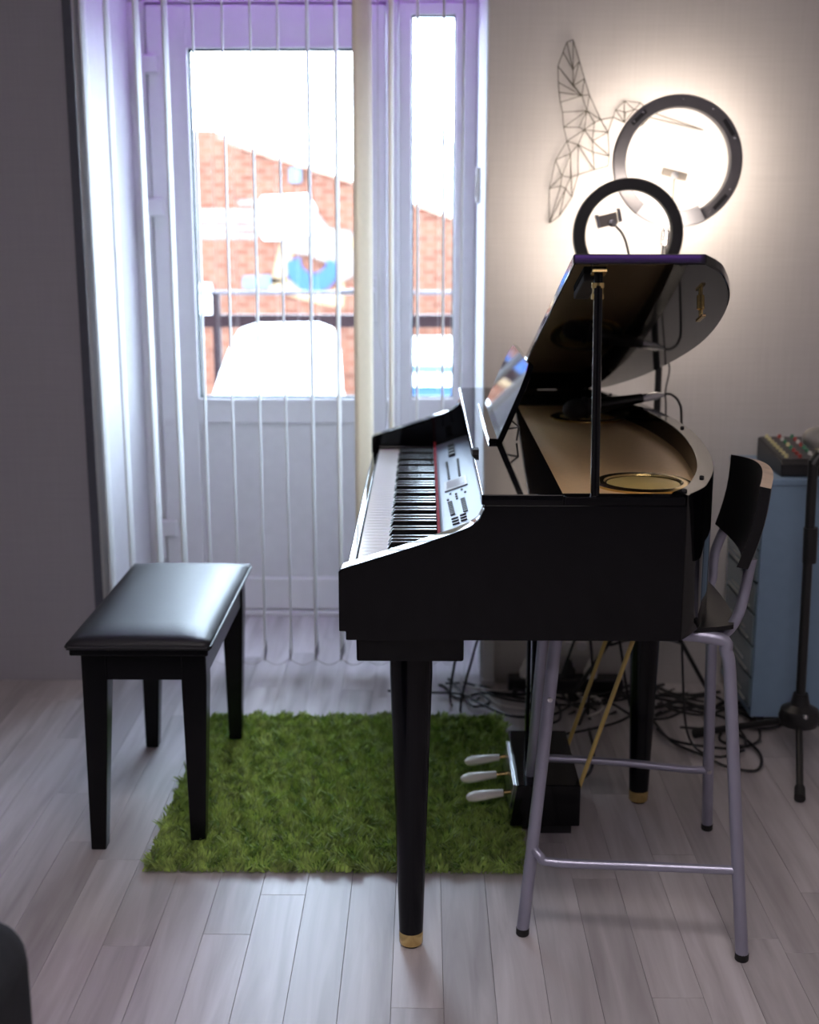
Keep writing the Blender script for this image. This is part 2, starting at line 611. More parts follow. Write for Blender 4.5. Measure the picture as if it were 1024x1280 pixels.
obj('corner_bead', B(NX0 - 0.022, NX0 + 0.001, YF + 0.004, YF + 0.012, 0, ZC), 'corner_trim', o)
struct(obj('wall_lintel', B(NX0, NX1, 4.12, 4.25, 2.03, ZC), 'wall_white'), 'white plaster lintel above the balcony door', 'wall')
o = struct(obj('ceiling', B(XL - 0.1, XR + 0.1, YB - 0.1, 4.25, ZC, ZC + 0.1), 'ceiling'), 'white painted ceiling', 'ceiling')

# floor: sub-floor with laminate strips as parts
floor = struct(obj('floor', B(XL - 0.1, XR + 0.1, YB - 0.1, 4.25, -0.05, -0.0085), 'plank_gap'), 'grey oak laminate strip floor', 'floor')
PW, PL = 0.0885, 0.80
proto = obj('plank', B(0, PW - 0.0006, 0, PL - 0.0008, -0.008, 0), 'plank', floor, bevel=0.0004, seg=1)
rest = bmesh.new()
first = True
nstrip = int((XR - XL) / PW) + 1
for i in range(nstrip):
    x = XL + i * PW
    y = YB - random.random() * PL
    while y < 4.22:
        x1, y0, y1 = min(x + PW, XR), max(y, YB), min(y + PL, 4.22)
        full = x1 - x > PW - 1e-4 and y1 - y0 > PL - 1e-4
        seen = y1 > 1.55 and abs(x + 0.04) < 0.36 * (y1 + 0.2) + 0.12
        if y1 - y0 > 0.02 and x1 - x > 0.005:
            if seen and full:
                c = (x + PW / 2, y + PL / 2, -0.008)
                if first:
                    proto.location = Vector(c) - wloc(floor)
                    first = False
                else:
                    share(proto, c)
            elif seen:
                obj('plank', B(x, x1 - 0.0006, y0, y1 - 0.0008, -0.008, 0), 'plank', floor, bevel=0.0004, seg=1)
            else:
                box(rest, x, x1 - 0.0006, y0, y1 - 0.0008, -0.008, 0)
        y += PL
o = obj('plank', rest, 'plank', floor)
o['kind'] = 'stuff'

# balcony door (leaf front face at y = NY)
door = bpy.data.objects.new('door_1', None)
col.objects.link(door)
door.location = (-0.49, NY, 0)
struct(door, 'white plastic balcony door with one tall pane', 'door')
LX0, LX1, GX0, GX1, GZ0, GZ1 = -0.855, -0.120, -0.730, -0.212, 0.732, 1.812
y0, y1 = NY, NY + 0.07
obj('door_frame', B(NX0, -0.858, NY + 0.012, NY + 0.08, 0, 2.02), 'upvc', door, bevel=0.004)
obj('door_frame', B(NX0, NX1, NY + 0.012, NY + 0.08, 1.945, 2.03), 'upvc', door, bevel=0.004)
obj('rebate', B(-0.872, -0.846, NY + 0.071, NY + 0.082, 0, 2.02), 'upvc', door)
obj('rebate', B(NX0, NX1, NY + 0.071, NY + 0.082, 1.928, 2.02), 'upvc', door)
obj('rebate', B(NX0, NX1, NY + 0.071, NY + 0.082, 0.0, 0.03), 'upvc', door)
obj('rebate', B(-0.130, -0.070, NY + 0.0805, NY + 0.088, 0, 2.02), 'upvc', door)
obj('threshold', B(NX0, NX1, NY - 0.012, NY + 0.08, 0, 0.016), 'upvc', door, bevel=0.003)
obj('stile', B(LX0, GX0, y0, y1, 0.02, 1.938), 'upvc', door, bevel=0.005)
obj('stile', B(GX1, LX1, y0, y1, 0.02, 1.938), 'upvc', door, bevel=0.005)
obj('rail', B(GX0 - 0.004, GX1 + 0.004, y0 + 0.001, y1, GZ1, 1.938), 'upvc', door, bevel=0.005)
obj('rail', B(GX0 - 0.004, GX1 + 0.004, y0 + 0.001, y1, 0.650, GZ0), 'upvc', door, bevel=0.005)
obj('rail', B(GX0 - 0.004, GX1 + 0.004, y0 + 0.001, y1, 0.02, 0.130), 'upvc', door, bevel=0.005)
obj('panel', B(GX0, GX1, y0 + 0.012, y1 - 0.01, 0.130, 0.650), 'upvc_panel', door, bevel=0.002)
bm = bmesh.new()
g = 0.007
for (a, b, c, d) in ((GX0, GX0 + g, GZ0, GZ1), (GX1 - g, GX1, GZ0, GZ1), (GX0, GX1, GZ0, GZ0 + g), (GX0, GX1, GZ1 - g, GZ1)):
    box(bm, a, b, y0 + 0.018, y0 + 0.040, c, d)
obj('gasket', bm, 'gasket', door)
bm = bmesh.new()
g = 0.012
for (a, b, c, d) in ((GX0 - g, GX0, GZ0 - g, GZ1 + g), (GX1, GX1 + g, GZ0 - g, GZ1 + g), (GX0, GX1, GZ0 - g, GZ0), (GX0, GX1, GZ1, GZ1 + g)):
    box(bm, a, b, y0 - 0.004, y0 + 0.002, c, d)
obj('glazing_bead', bm, 'upvc', door)
obj('pane', B(GX0 + 0.001, GX1 - 0.001, y0 + 0.026, y0 + 0.030, GZ0 + 0.001, GZ1 - 0.001), 'glass', door)
for hz in (1.765, 1.337, 0.30):
    h = obj('hinge', B(-0.874, -0.818, y0 - 0.014, y0 + 0.012, hz - 0.028, hz + 0.028), 'upvc', door, bevel=0.005)
    obj('hinge_pin', lathe(bmesh.new(), [(0.008, 0), (0.008, 0.075)], (-0.866, y0 - 0.006, hz - 0.10), n=12), 'upvc', h, smooth=True)
hd = obj('door_handle', B(-0.180, -0.150, y0 - 0.012, y0, 0.98, 1.12), 'upvc', door, bevel=0.004)
obj('lever', T(spline([(-0.165, y0 - 0.01, 1.08), (-0.165, y0 - 0.05, 1.08), (-0.19, y0 - 0.055, 1.08), (-0.27, y0 - 0.055, 1.075)], 4), 0.009), 'upvc', hd, smooth=True)

# narrow side light
win = bpy.data.objects.new('window_1', None)
col.objects.link(win)
win.location = (0.03, NY, 0)
struct(win, 'narrow white framed side window beside the balcony door', 'window')
SX0, SX1, SZ0, SZ1 = -0.040, 0.094, 0.734, 1.908
obj('mullion', B(-0.117, -0.082, NY - 0.006, NY + 0.08, 0.0, 1.943), 'upvc', win, bevel=0.004)
obj('stile', B(-0.080, SX0, y0 + 0.004, y1, 0.018, 1.943), 'upvc', win, bevel=0.004)
obj('stile', B(SX1, NX1 - 0.001, y0 + 0.004, y1, 0.018, 1.943), 'upvc', win, bevel=0.004)
obj('rail', B(SX0 - 0.004, SX1 + 0.004, y0 + 0.005, y1, SZ1, 1.943), 'upvc', win, bevel=0.004)
obj('rail', B(SX0 - 0.004, SX1 + 0.004, y0 + 0.005, y1, 0.64, SZ0), 'upvc', win, bevel=0.004)
obj('panel', B(SX0 - 0.004, SX1 + 0.004, y0 + 0.016, y1, 0.018, 0.64), 'upvc_panel', win, bevel=0.004)
bm = bmesh.new()
g = 0.005
for (a, b, c, d) in ((SX0, SX0 + g, SZ0, SZ1), (SX1 - g, SX1, SZ0, SZ1), (SX0, SX1, SZ0, SZ0 + g), (SX0, SX1, SZ1 - g, SZ1)):
    box(bm, a, b, y0 + 0.02, y0 + 0.04, c, d)
obj('gasket', bm, 'gasket', win)
obj('pane', B(SX0 + 0.001, SX1 - 0.001, y0 + 0.026, y0 + 0.030, SZ0 + 0.001, SZ1 - 0.001), 'glass', win)
p = at(597, 232, Y=3.9)
la = obj('latch_plate', B(NX1 - 0.012, NX1 - 0.001, 3.86, 3.90, p.z - 0.05, p.z + 0.05), 'socket', win, bevel=0.002)
obj('latch_slot', B(NX1 - 0.014, NX1 - 0.011, 3.875, 3.885, p.z - 0.03, p.z + 0.03), 'holder', la)

# violet LED strip in the head of the niche; unseen fill lights added on the ceiling
led = thing('led_strip', (-0.37, 3.62, 2.45), 'violet glowing LED strip along the top of the window niche', 'light strip')
obj('carrier', B(NX0 + 0.02, NX1 - 0.02, 3.88, 3.90, 2.45, 2.47), 'upvc', led)
obj('diode_strip', B(NX0 + 0.02, NX1 - 0.02, 3.882, 3.898, 2.444, 2.449), 'led', led)
led = thing('led_strip', (0, -0.35, ZC - 0.02), 'violet glowing LED strip across the room ceiling', 'light strip')  # added out of view to tint the room and the lid edge
obj('carrier', B(-1.5, 1.5, -0.37, -0.33, ZC - 0.02, ZC), 'upvc', led)
obj('diode_strip', B(-1.5, 1.5, -0.366, -0.334, ZC - 0.025, ZC - 0.0205), 'led_room', led)
for ly, lb in ((0.9, 'flat white LED ceiling panel over the middle of the room'), (-1.0, 'flat white LED ceiling panel by the wall behind the viewer')):  # both panels added out of view as room fill
    fill_lamp = thing('ceiling_lamp', (0.1, ly, ZC - 0.05), lb, 'lamp')
    obj('lamp_frame', B(-0.52, 0.72, ly - 0.32, ly + 0.32, ZC - 0.05, ZC), 'upvc', fill_lamp, bevel=0.004)
    obj('lamp_diffuser', B(-0.50, 0.70, ly - 0.30, ly + 0.30, ZC - 0.054, ZC - 0.0505), 'lamp_glow', fill_lamp)

# ================================================================== OUTSIDE
struct(obj('ground', B(-60, 60, 4.4, 90, -7.1, -7.0), 'ground'), 'grey ground far below the balcony', 'ground')
struct(obj('balcony_floor', B(-3.0, 3.0, 4.27, 5.5, -0.16, -0.02), 'concrete'), 'concrete balcony slab outside the door', 'balcony')
rl = thing('balcony_railing', (0, 5.4, -0.02), 'dark metal balcony railing seen through the door pane', 'railing')
zt, zm = at(340, 366, Y=5.4).z, at(340, 401, Y=5.4).z
obj('top_rail', B(-3, 3, 5.385, 5.415, zt - 0.008, zt + 0.008), 'rail_thin', rl)
obj('mid_rail', B(-3, 3, 5.38, 5.42, zm - 0.026, zm + 0.026), 'rail', rl)
xp = at(272, 430, Y=5.4).x
for k in range(-2, 4):
    x = xp + k * 1.0
    if -3 < x < 3:
        obj('post', B(x - 0.016, x + 0.016, 5.385, 5.415, -0.02, zt), 'rail', rl, bevel=0.003)
obj('bottom_rail', B(-3, 3, 5.385, 5.415, 0.08, 0.11), 'rail', rl)

# white plastic garden chair on the balcony, its back to the door
pc = thing('garden_chair', (-0.56, 4.95, -0.02), 'white plastic garden chair with rounded back on the balcony', 'chair')
cy = 4.75
a_, b_, c_, d_ = (at(*q, Y=cy) for q in ((258, 495), (300, 404), (415, 403), (430, 495)))
zt_ = a_.z
pts = [(a_.x + 0.03, 0.42), (a_.x + 0.005, zt_ - 0.05), (a_.x + 0.05, zt_ + 0.08), (a_.x + 0.10, b_.z - 0.07), (b_.x, b_.z - 0.02), (b_.x + 0.06, b_.z), (c_.x - 0.05, c_.z),
       (c_.x + 0.005, c_.z - 0.02), (c_.x + 0.03, c_.z - 0.10), (d_.x, zt_ - 0.05), (d_.x - 0.02, 0.42)]
bm = prism(bmesh.new(), pts, 'y', cy, cy + 0.02)
obj('backrest', bm, 'plastic_white', pc, bevel=0.004)
sx0, sx1 = a_.x + 0.02, d_.x - 0.02
obj('seat', B(sx0, sx1, cy + 0.02, cy + 0.47, 0.40, 0.425), 'plastic_white', pc, bevel=0.01)
for x in (sx0 + 0.02, sx1 - 0.02):
    for yy, dy in ((cy + 0.03, -0.02), (cy + 0.44, 0.03)):
        obj('leg', T([(x, yy, 0.40), (x, yy + dy, -0.02)], [0.026, 0.018], 8), 'plastic_white', pc, smooth=True)
    obj('armrest', T(spline([(x, cy + 0.01, 0.62), (x, cy + 0.20, 0.63), (x, cy + 0.40, 0.61), (x, cy + 0.43, 0.52), (x, cy + 0.44, 0.41)], 5), 0.02, 8), 'plastic_white', pc, smooth=True)

# brick building across the street with a raked gable
BY = 17.0
bd = thing('brick_building', (-1, BY, -7.0), 'red brick building with sloping gable across the street', 'building')
q = [at(*p_, Y=BY) for p_ in ((60, 160), (268, 162), (272, 172), (300, 185), (440, 229), (567, 275), (760, 340))]
prof = [(-9.0, -7.0), (-9.0, q[0].z)] + [(v.x, v.z) for v in q[1:]] + [(q[-1].x, -7.0)]
obj('wall', prism(bmesh.new(), prof, 'y', BY, BY + 8), 'brick', bd)
bm = bmesh.new()
for v0, v1 in zip(q[3:], q[4:]):
    prism(bm, [(v0.x, v0.z + 0.005), (v1.x, v1.z + 0.005), (v1.x, v1.z + 0.05), (v0.x, v0.z + 0.05)], 'y', BY - 0.06, BY + 8)
obj('coping', bm, 'coping', bd)


def flat(name, pix, m, d=0.04):
    v = [at(*p_, Y=BY - d) for p_ in pix]
    return obj(name, prism(bmesh.new(), [(k.x, k.z) for k in v], 'y', BY - d, BY), m, bd)


flat('sign_board', [(328, 246), (384, 243), (394, 262), (392, 290), (372, 299), (330, 299), (322, 280)], 'out_white', 0.10)
for k in range(4):
    yb = 262 + k * 10
    flat('pale_brick_course', [(246, yb), (322, yb), (322, yb + 6), (246, yb + 6)], 'out_pale', 0.02)
flat('pale_brick_course', [(298, 250), (330, 250), (330, 256), (298, 256)], 'out_pale', 0.02)
flat('mural_patch', [(352, 300), (372, 296), (356, 352), (338, 356)], 'out_cream', 0.03)
flat('mural_patch', [(393, 262), (410, 285), (440, 290), (441, 345), (424, 352), (414, 330), (384, 318), (366, 315), (368, 300), (392, 292)], 'out_pale', 0.05)
flat('mural_patch', [(424, 296), (441, 298), (441, 310), (424, 320)], 'out_cream', 0.055)
flat('mural_patch', [(340, 346), (360, 350), (384, 366), (415, 366), (430, 350), (430, 384), (400, 380), (336, 362)], 'out_cream', 0.03)
arc = [(391 + 33 * math.cos(t), 332 + 34 * math.sin(t)) for t in [R(190 - k * 14) for k in range(0, 15)]]
arc_in = [(392 + 17 * math.cos(t), 325 + 17 * math.sin(t)) for t in [R(-6 + k * 14) for k in range(0, 15)]]
flat('mural_crescent', arc + arc_in, 'out_blue', 0.06)
flat('blue_sign', [(304, 346), (338, 344), (338, 360), (304, 360)], 'out_paleblue', 0.05)
flat('white_box', [(244, 356), (262, 356), (262, 400), (244, 400)], 'out_white', 0.15)
flat('antenna_box', [(362, 210), (376, 210), (376, 228), (362, 228)], 'out_paleblue', 0.10)
for pxs in ((325, 150, 190), (405, 145, 222)):
    v0, v1 = at(pxs[0] + 6, pxs[2], Y=BY + 0.5), at(pxs[0], pxs[1], Y=BY + 0.5)
    obj('antenna', T([(v0.x, v0.y, v0.z - 0.3), v1], 0.022, 6), 'bark', bd)

# lower building below the gable
ab = thing('low_building', (0.5, 14.0, -7.0), 'low white and pale blue building under the brick gable', 'building')
v0, v1 = at(500, 452, Y=14), at(640, 452, Y=14)
obj('wall', B(v0.x + 0.05, v1.x, 14.0, 16.4, -7.0, v0.z - 0.02), 'out_paleblue', ab)
obj('roof_edge', B(v0.x, v1.x + 0.05, 13.9, 16.45, v0.z - 0.02, v0.z + 0.06), 'out_white', ab)
v2 = at(500, 474, Y=14)
obj('cornice', B(v0.x, v1.x, 13.93, 14.0, v2.z - 0.06, v2.z + 0.06), 'out_white', ab)
v3 = at(500, 486, Y=14)
obj('window', B(v0.x + 0.1, v1.x - 0.2, 13.96, 14.0, v3.z - 0.22, v3.z + 0.03), 'out_blue', ab)

# bare tree behind, seen in the side light
tr = thing('bare_tree', (0.9, 26, -7.0), 'leafless pale tree rising behind the brick gable', 'tree')
tb = at(560, 300, Y=26)
bm = tube(bmesh.new(), [(tb.x, 26, -7), (tb.x, 26, tb.z), (at(563, 180, Y=26).x, 26, at(563, 180, Y=26).z)], [0.16, 0.08, 0.02], 7)
obj('trunk', bm, 'bark', tr)
for (x0, y0_, x1, y1_) in ((560, 290, 540, 130), (560, 280, 553, 120), (561, 260, 575, 110), (560, 300, 530, 200), (562, 240, 585, 160), (545, 190, 536, 100), (552, 230, 548, 150)):
    a, b = at(x0, y0_, Y=26), at(x1, y1_, Y=26)
    mid = (a + b) / 2 + Vector((random.uniform(-.1, .1), 0, 0.1))
    obj('branch', T(spline([a, mid, b], 4), [0.035 - 0.003 * k for k in range(9)], 5), 'bark', tr)

# ================================================================== VERTICAL BLIND
SY = 3.56
bl = thing('vertical_blind', (-0.37, SY, 0.05), 'white vertical blind with narrow fabric slats hung before the balcony door', 'blind')
obj('head_rail', B(NX0 + 0.004, NX1 - 0.004, SY - 0.025, SY + 0.025, 2.50, 2.54), 'upvc', bl)
slats = [(-0.900, -3, 0), (-0.838, -3, 0), (-0.760, -1, 0), (-0.687, -1, 0), (-0.613, -5.8, 0), (-0.535, -5.0, 0), (-0.461, -3.4, 0), (-0.387, -2.6, 0),
         (-0.311, 0.8, 0), (-0.236, 3.5, 0), (-0.166, 33, 1), (-0.089, 6.5, 1), (-0.020, 4.0, 0), (0.050, 5.0, 0), (0.103, 6, 0)]
SWD, SZ = 0.089, 0.070
for i, (sx, yaw, cream) in enumerate(slats):
    d = Vector((math.sin(R(yaw)), math.cos(R(yaw)), 0))
    nrm = Vector((d.y, -d.x, 0))
    bm = bmesh.new()
    nz, nw = 10, 4
    grid = []
    ph = random.random() * 6
    for a in range(nz + 1):
        z = SZ + (2.50 - SZ) * a / nz
        row = []
        for b in range(nw + 1):
            u = b / nw - 0.5
            tw = 0.0015 * math.sin(ph + a * 0.5) + 0.0012 * math.cos(u * PI)
            row.append((Vector((sx, SY, z)) + d * u * SWD + nrm * tw))
        grid.append(row)
    va = [[bm.verts.new(p + nrm * 0.0005) for p in r_] for r_ in grid]
    vb = [[bm.verts.new(p - nrm * 0.0005) for p in r_] for r_ in grid]
    for a in range(nz):
        for b in range(nw):
            bm.faces.new((va[a][b], va[a][b + 1], va[a + 1][b + 1], va[a + 1][b]))
            bm.faces.new((vb[a][b], vb[a + 1][b], vb[a + 1][b + 1], vb[a][b + 1]))
        bm.faces.new((va[a][0], va[a + 1][0], vb[a + 1][0], vb[a][0]))
        bm.faces.new((va[a][nw], vb[a][nw], vb[a + 1][nw], va[a + 1][nw]))
    bmesh.ops.recalc_face_normals(bm, faces=bm.faces[:])
    s = obj('slat', bm, 'slat_cream' if cream else 'slat', bl, smooth='all')
    bm = obox(bmesh.new(), (sx, SY, SZ - 0.001), d, nrm, (0, 0, 1), SWD * 0.96, 0.003, 0.034)
    obj('slat_weight', bm, 'weight', s)
for i in range(len(slats) - 1):
    a, b = slats[i][0], slats[i + 1][0]
    for dy in (-0.038,):
        bm = T(spline([(a, SY + dy, SZ - 0.012), ((a * 3 + b) / 4, SY + dy, SZ - 0.026), ((a + b) / 2, SY + dy, SZ - 0.032), ((a + 3 * b) / 4, SY + dy, SZ - 0.026), (b, SY + dy, SZ - 0.012)], 4), 0.0011, 5)
        obj('bead_chain', bm, 'chain', bl)
pts = [at(472, 0, Y=3.66), at(473, 200, Y=3.66), at(474, 400, Y=3.66), at(480, 450, Y=3.66), at(482, 480, Y=3.66), at(486, 530, Y=3.66), at(489, 600, Y=3.66)]
pts[0].z = 2.5
obj('control_cord', T(spline(pts, 6), 0.0018, 5), 'chain', bl)

# ================================================================== DIGITAL GRAND PIANO
Y0, Y1 = 2.0, 3.38                      # near and far side
YM = (Y0 + Y1) / 2
ZT, ZB = 0.862, 0.617                   # rim top, body bottom
XF, XS = -0.138, 0.224                  # key-bed front, start of the lid opening
pn = thing('digital_grand_piano', (0.1, YM, 0), 'glossy black digital grand piano with raised lid and gold soundboard', 'piano')
prof = [(-0.138, 0.632), (-0.138, 0.734), (-0.131, 0.739), (-0.012, 0.777), (0.050, 0.799), (0.074, 0.809), (0.088, 0.820), (0.096, 0.836), (0.097, ZT - 0.018),
        (0.42, ZT - 0.018), (0.42, ZB), (-0.127, ZB), (-0.127, 0.632)]
for a, b in ((Y0, Y0 + 0.036), (Y1 - 0.036, Y1)):
    obj('side_panel', prism(bmesh.new(), prof, 'y', a, b), 'black_gloss', pn, bevel=0.0018, smooth=True)
# top strip in front of the lid
obj('top_panel', B(0.092, XS, Y0 - 0.002, Y1 + 0.002, ZT - 0.018, ZT), 'black_gloss', pn, bevel=0.003, smooth=True)
obj('inner_wall', B(XS - 0.014, XS - 0.001, Y0 + 0.036, Y1 - 0.036, 0.79, ZT - 0.018), 'black_satin', pn)
# curved rim
half = [(0.42, Y0), (0.450, 2.045), (0.474, 2.098), (0.516, 2.244), (0.548, 2.454), (0.562, YM)]
plan = half + [(x, 2 * YM - y) for x, y in half[-2::-1]]
outer = [(v.x, v.y) for v in spline([(x, y, 0) for x, y in plan], 6)]


def offset(pl, d):
    out = []
    for i, p_ in enumerate(pl):
        a, b = pl[max(i - 1, 0)], pl[min(i + 1, len(pl) - 1)]
        t = Vector((b[0] - a[0], b[1] - a[1]))
        t.normalize()
        out.append((p_[0] - t.y * d, p_[1] + t.x * d))
    return out


TH = 0.030
inner = offset(outer, TH)
inner[0], inner[-1] = (0.405, Y0 + TH), (0.405, Y1 - TH)
bm = bmesh.new()
ro = [(bm.verts.new((x, y, ZB)), bm.verts.new((x, y, ZT))) for x, y in outer]
ri = [(bm.verts.new((x, y, ZB)), bm.verts.new((x, y, ZT))) for x, y in inner]
for i in range(len(outer) - 1):
    bm.faces.new((ro[i][0], ro[i + 1][0], ro[i + 1][1], ro[i][1]))
    bm.faces.new((ri[i][0], ri[i][1], ri[i + 1][1], ri[i + 1][0]))
    bm.faces.new((ro[i][1], ro[i + 1][1], ri[i + 1][1], ri[i][1]))
    bm.faces.new((ro[i][0], ri[i][0], ri[i + 1][0], ro[i + 1][0]))
bm.faces.new((ro[0][0], ro[0][1], ri[0][1], ri[0][0]))
bm.faces.new((ro[-1][0], ri[-1][0], ri[-1][1], ro[-1][1]))
bmesh.ops.recalc_face_normals(bm, faces=bm.faces[:])
rim = obj('rim', bm, 'black_gloss', pn, bevel=0.0022, smooth=True)
for k in (3, 14, 30, 46, 57):
    x, y = (outer[k][0] + inner[k][0]) / 2, (outer[k][1] + inner[k][1]) / 2
    obj('bumper', lathe(bmesh.new(), [(0.004, 0), (0.004, 0.003), (0.002, 0.004)], (x, y, ZT), n=10), 'rubber', rim)
for a, b in ((Y0, Y0 + TH), (Y1 - TH, Y1)):
    obj('rim_rail', B(XS + 0.0005, 0.418, a, b, ZT - 0.0175, ZT - 0.004), 'black_gloss', pn, bevel=0.0015)
# sound board and bottom
ins = [(x, y) for x, y in offset(outer, TH * 0.6)]
ins[0], ins[-1] = (0.412, Y0 + 0.02), (0.412, Y1 - 0.02)
sbp = [(XS - 0.008, Y0 + 0.03)] + ins + [(XS - 0.008, Y1 - 0.03)]
obj('soundboard', prism(bmesh.new(), sbp, 'z', 0.808, 0.820), 'gold_board', pn)
btp = [(XF + 0.02, Y0 + 0.03)] + ins + [(XF + 0.02, Y1 - 0.03)]
obj('bottom_board', prism(bmesh.new(), btp, 'z', ZB + 0.004, ZB + 0.02), 'black_satin', pn)
for yy in (2.292, 3.12):
    c = (0.400, yy, 0.820)
    gp = obj('speaker_ring', lathe(bmesh.new(), [(0.090, 0), (0.090, 0.004), (0.084, 0.007), (0.072, 0.006), (0.070, 0.003), (0.066, 0.002)], c, n=48), 'brass', pn, smooth=True)
    obj('speaker_grille', lathe(bmesh.new(), [(0.066, 0.0), (0.066, 0.0025), (0.03, 0.0045), (0.0, 0.005)], c, n=36), 'brass_pale', gp, smooth=True)
for sx_ in (0.478, 0.496):
    obj('screw', lathe(bmesh.new(), [(0.004, 0), (0.004, 0.003), (0.0025, 0.004)], (sx_, 2.245 + (sx_ - .478), 0.820), n=10), 'brass', pn)
# key bed
KX0, KX1, KZ = -0.117, 0.026, 0.705
YA, YZ = Y0 + 0.036, Y1 - 0.036
obj('key_bed', B(-0.127, 0.20, YA, YZ, ZB + 0.021, 0.66), 'black_satin', pn)
obj('key_slip', prism(bmesh.new(), [(-0.136, 0.640), (-0.136, 0.694), (-0.133, 0.698), (-0.122, 0.699), (-0.1195, 0.696), (-0.1195, 0.640)], 'y', YA, YZ), 'black_gloss', pn, bevel=0.001, smooth=True)
KW = (YZ - YA - 0.024) / 52
wk = None
black_pat = {0: 1, 1: 0, 2: 1, 3: 1, 4: 0, 5: 1, 6: 1}     # white keys A B C D E F G: is there a black key above it
for a, b in ((YA, YA + 0.0115), (YZ - 0.0115, YZ)):
    obj('key_end_block', B(KX0, KX1, a, b, 0.66, 0.712), 'black_gloss', pn, bevel=0.001)
bk = None
for i in range(52):
    yc = YZ - 0.012 - (i + 0.5) * KW
    pos = (0.5 * (KX0 + KX1), yc, 0.683)
    if wk is None:
        wk = obj('white_key', B(KX0, KX1, yc - KW / 2 + 0.0007, yc + KW / 2 - 0.0007, 0.683, KZ), 'white_key', pn, bevel=0.001, seg=1)
    else:
        share(wk, pos)
    if black_pat[i % 7] and i < 51:
        yb = yc - KW / 2
        if bk is None:
            bm = bmesh.new()
            x0, x1, hw, z0, z1 = -0.0685, KX1, 0.0064, KZ - 0.004, KZ + 0.0125
            v = [bm.verts.new(p_) for p_ in ((x0, yb - hw, z0), (x1, yb - hw, z0), (x1, yb + hw, z0), (x0, yb + hw, z0),
                                             (x0 + 0.010, yb - hw * .48, z1), (x1, yb - hw * .48, z1), (x1, yb + hw * .48, z1), (x0 + 0.010, yb + hw * .48, z1))]
            for f in ((0, 3, 2, 1), (4, 5, 6, 7), (0, 1, 5, 4), (1, 2, 6, 5), (2, 3, 7, 6), (3, 0, 4, 7)):
                bm.faces.new([v[k] for k in f])
            bk = obj('black_key', bm, 'black_key', pn, bevel=0.0012)
        else:
            share(bk, ((-0.0685 + KX1) / 2, yb, KZ - 0.004))
obj('felt_strip', B(KX1 + 0.0005, KX1 + 0.0055, YA, YZ, 0.69, 0.722), 'felt', pn)
# sloping control panel
P0, P1 = Vector((0.0325, 0, 0.712)), Vector((0.118, 0, 0.743))
vdir = (P1 - P0).normalized()
nrm = Vector((-vdir.z, 0, vdir.x))
cp = obj('control_panel', prism(bmesh.new(), [(P0.x, P0.z), (P1.x, P1.z), (P1.x + 0.006, P1.z), (P0.x + 0.012, P0.z - 0.01), (P0.x, P0.z - 0.01)], 'y', YA, YZ), 'panel', pn)
YV = Vector((0, 1, 0))
obj('fallboard', B(0.119, 0.131, YA, YZ, 0.70, ZT - 0.018), 'black_gloss', pn)


def pnl(cx, cy, sy, sv, h, name, m, ch=None):
    """a control on the sloping panel; cx, cy are pixels of the 3.94x crop at (410, 460)"""
    p_ = on_plane(410 + cx / 3.94, 460 + cy / 3.94, P0, nrm)
    return obj(name, obox(bmesh.new(), p_ + nrm * h / 2, YV, vdir, nrm, sy, sv, h), m, ch or cp, bevel=min(sy, sv, h) * 0.2, seg=1)


for k in range(4):
    pnl(608 + 1.2 * k, 386 + 15 * k, 0.022, 0.017, 0.006, 'slider', 'button')
for k in range(9):
    pnl(586 + 1.5 * k, 468 + 10 * k, 0.009, 0.006, 0.003, 'button', 'button')
    pnl(640 + 1.2 * k, 452 + 10 * k, 0.009, 0.006, 0.003, 'button', 'button')
scr = pnl(630, 572, 0.100, 0.052, 0.003, 'display_bezel', 'lcd_frame')
pnl(630, 572, 0.080, 0.042, 0.0036, 'display', 'lcd', scr)
for (cx, cy) in ((604, 622), (592, 652), (660, 600), (677, 612), (632, 622), (634, 634), (637, 645)):
    pnl(cx, cy, 0.009, 0.005, 0.003, 'button', 'button')
for k in range(8):
    pnl(602 + 2.0 * k, 664 + 8.5 * k, 0.006, 0.010, 0.003, 'button', 'button')
    pnl(665 + 2.0 * k, 646 + 8.5 * k, 0.006, 0.010, 0.003, 'button', 'button')
for k in range(3):
    pnl(626 + 3 * k, 742 + 13 * k, 0.006, 0.014, 0.003, 'button', 'button')
    pnl(666 + 3 * k, 724 + 13 * k, 0.006, 0.013, 0.003, 'button', 'button')
pnl(650, 797, 0.016, 0.022, 0.005, 'volume_slider', 'button')
# music desk standing on the top panel
d0, d1 = Vector((0.144, 0, ZT + 0.006)), Vector((0.206, 0, 1.014))
dv = (d1 - d0).normalized()
dn = Vector((-dv.z, 0, dv.x))
MY0, MY1 = 2.49, 3.02
L_ = (d1 - d0).length
outl = [(MY0, 0), (MY1, 0), (MY1, L_ - 0.05), (MY1 - 0.015, L_ - 0.02), (MY1 - 0.05, L_), (MY0 + 0.05, L_), (MY0 + 0.015, L_ - 0.02), (MY0, L_ - 0.05)]
bm = bmesh.new()
fa = [bm.verts.new(d0 + dv * t + YV * y) for y, t in outl]
fb = [bm.verts.new(d0 + dv * t + YV * y - dn * 0.012) for y, t in outl]
bm.faces.new(fa)
bm.faces.new(fb[::-1])
for i in range(len(outl)):
    j = (i + 1) % len(outl)
    bm.faces.new((fa[i], fb[i], fb[j], fa[j]))
bmesh.ops.recalc_face_normals(bm, faces=bm.faces[:])
md = obj('music_desk', bm, 'black_gloss', pn, bevel=0.0012, seg=1)
obj('desk_ledge', B(0.128, 0.150, MY0 + 0.01, MY1 - 0.01, ZT + 0.0005, ZT + 0.008), 'black_gloss', md, bevel=0.001)
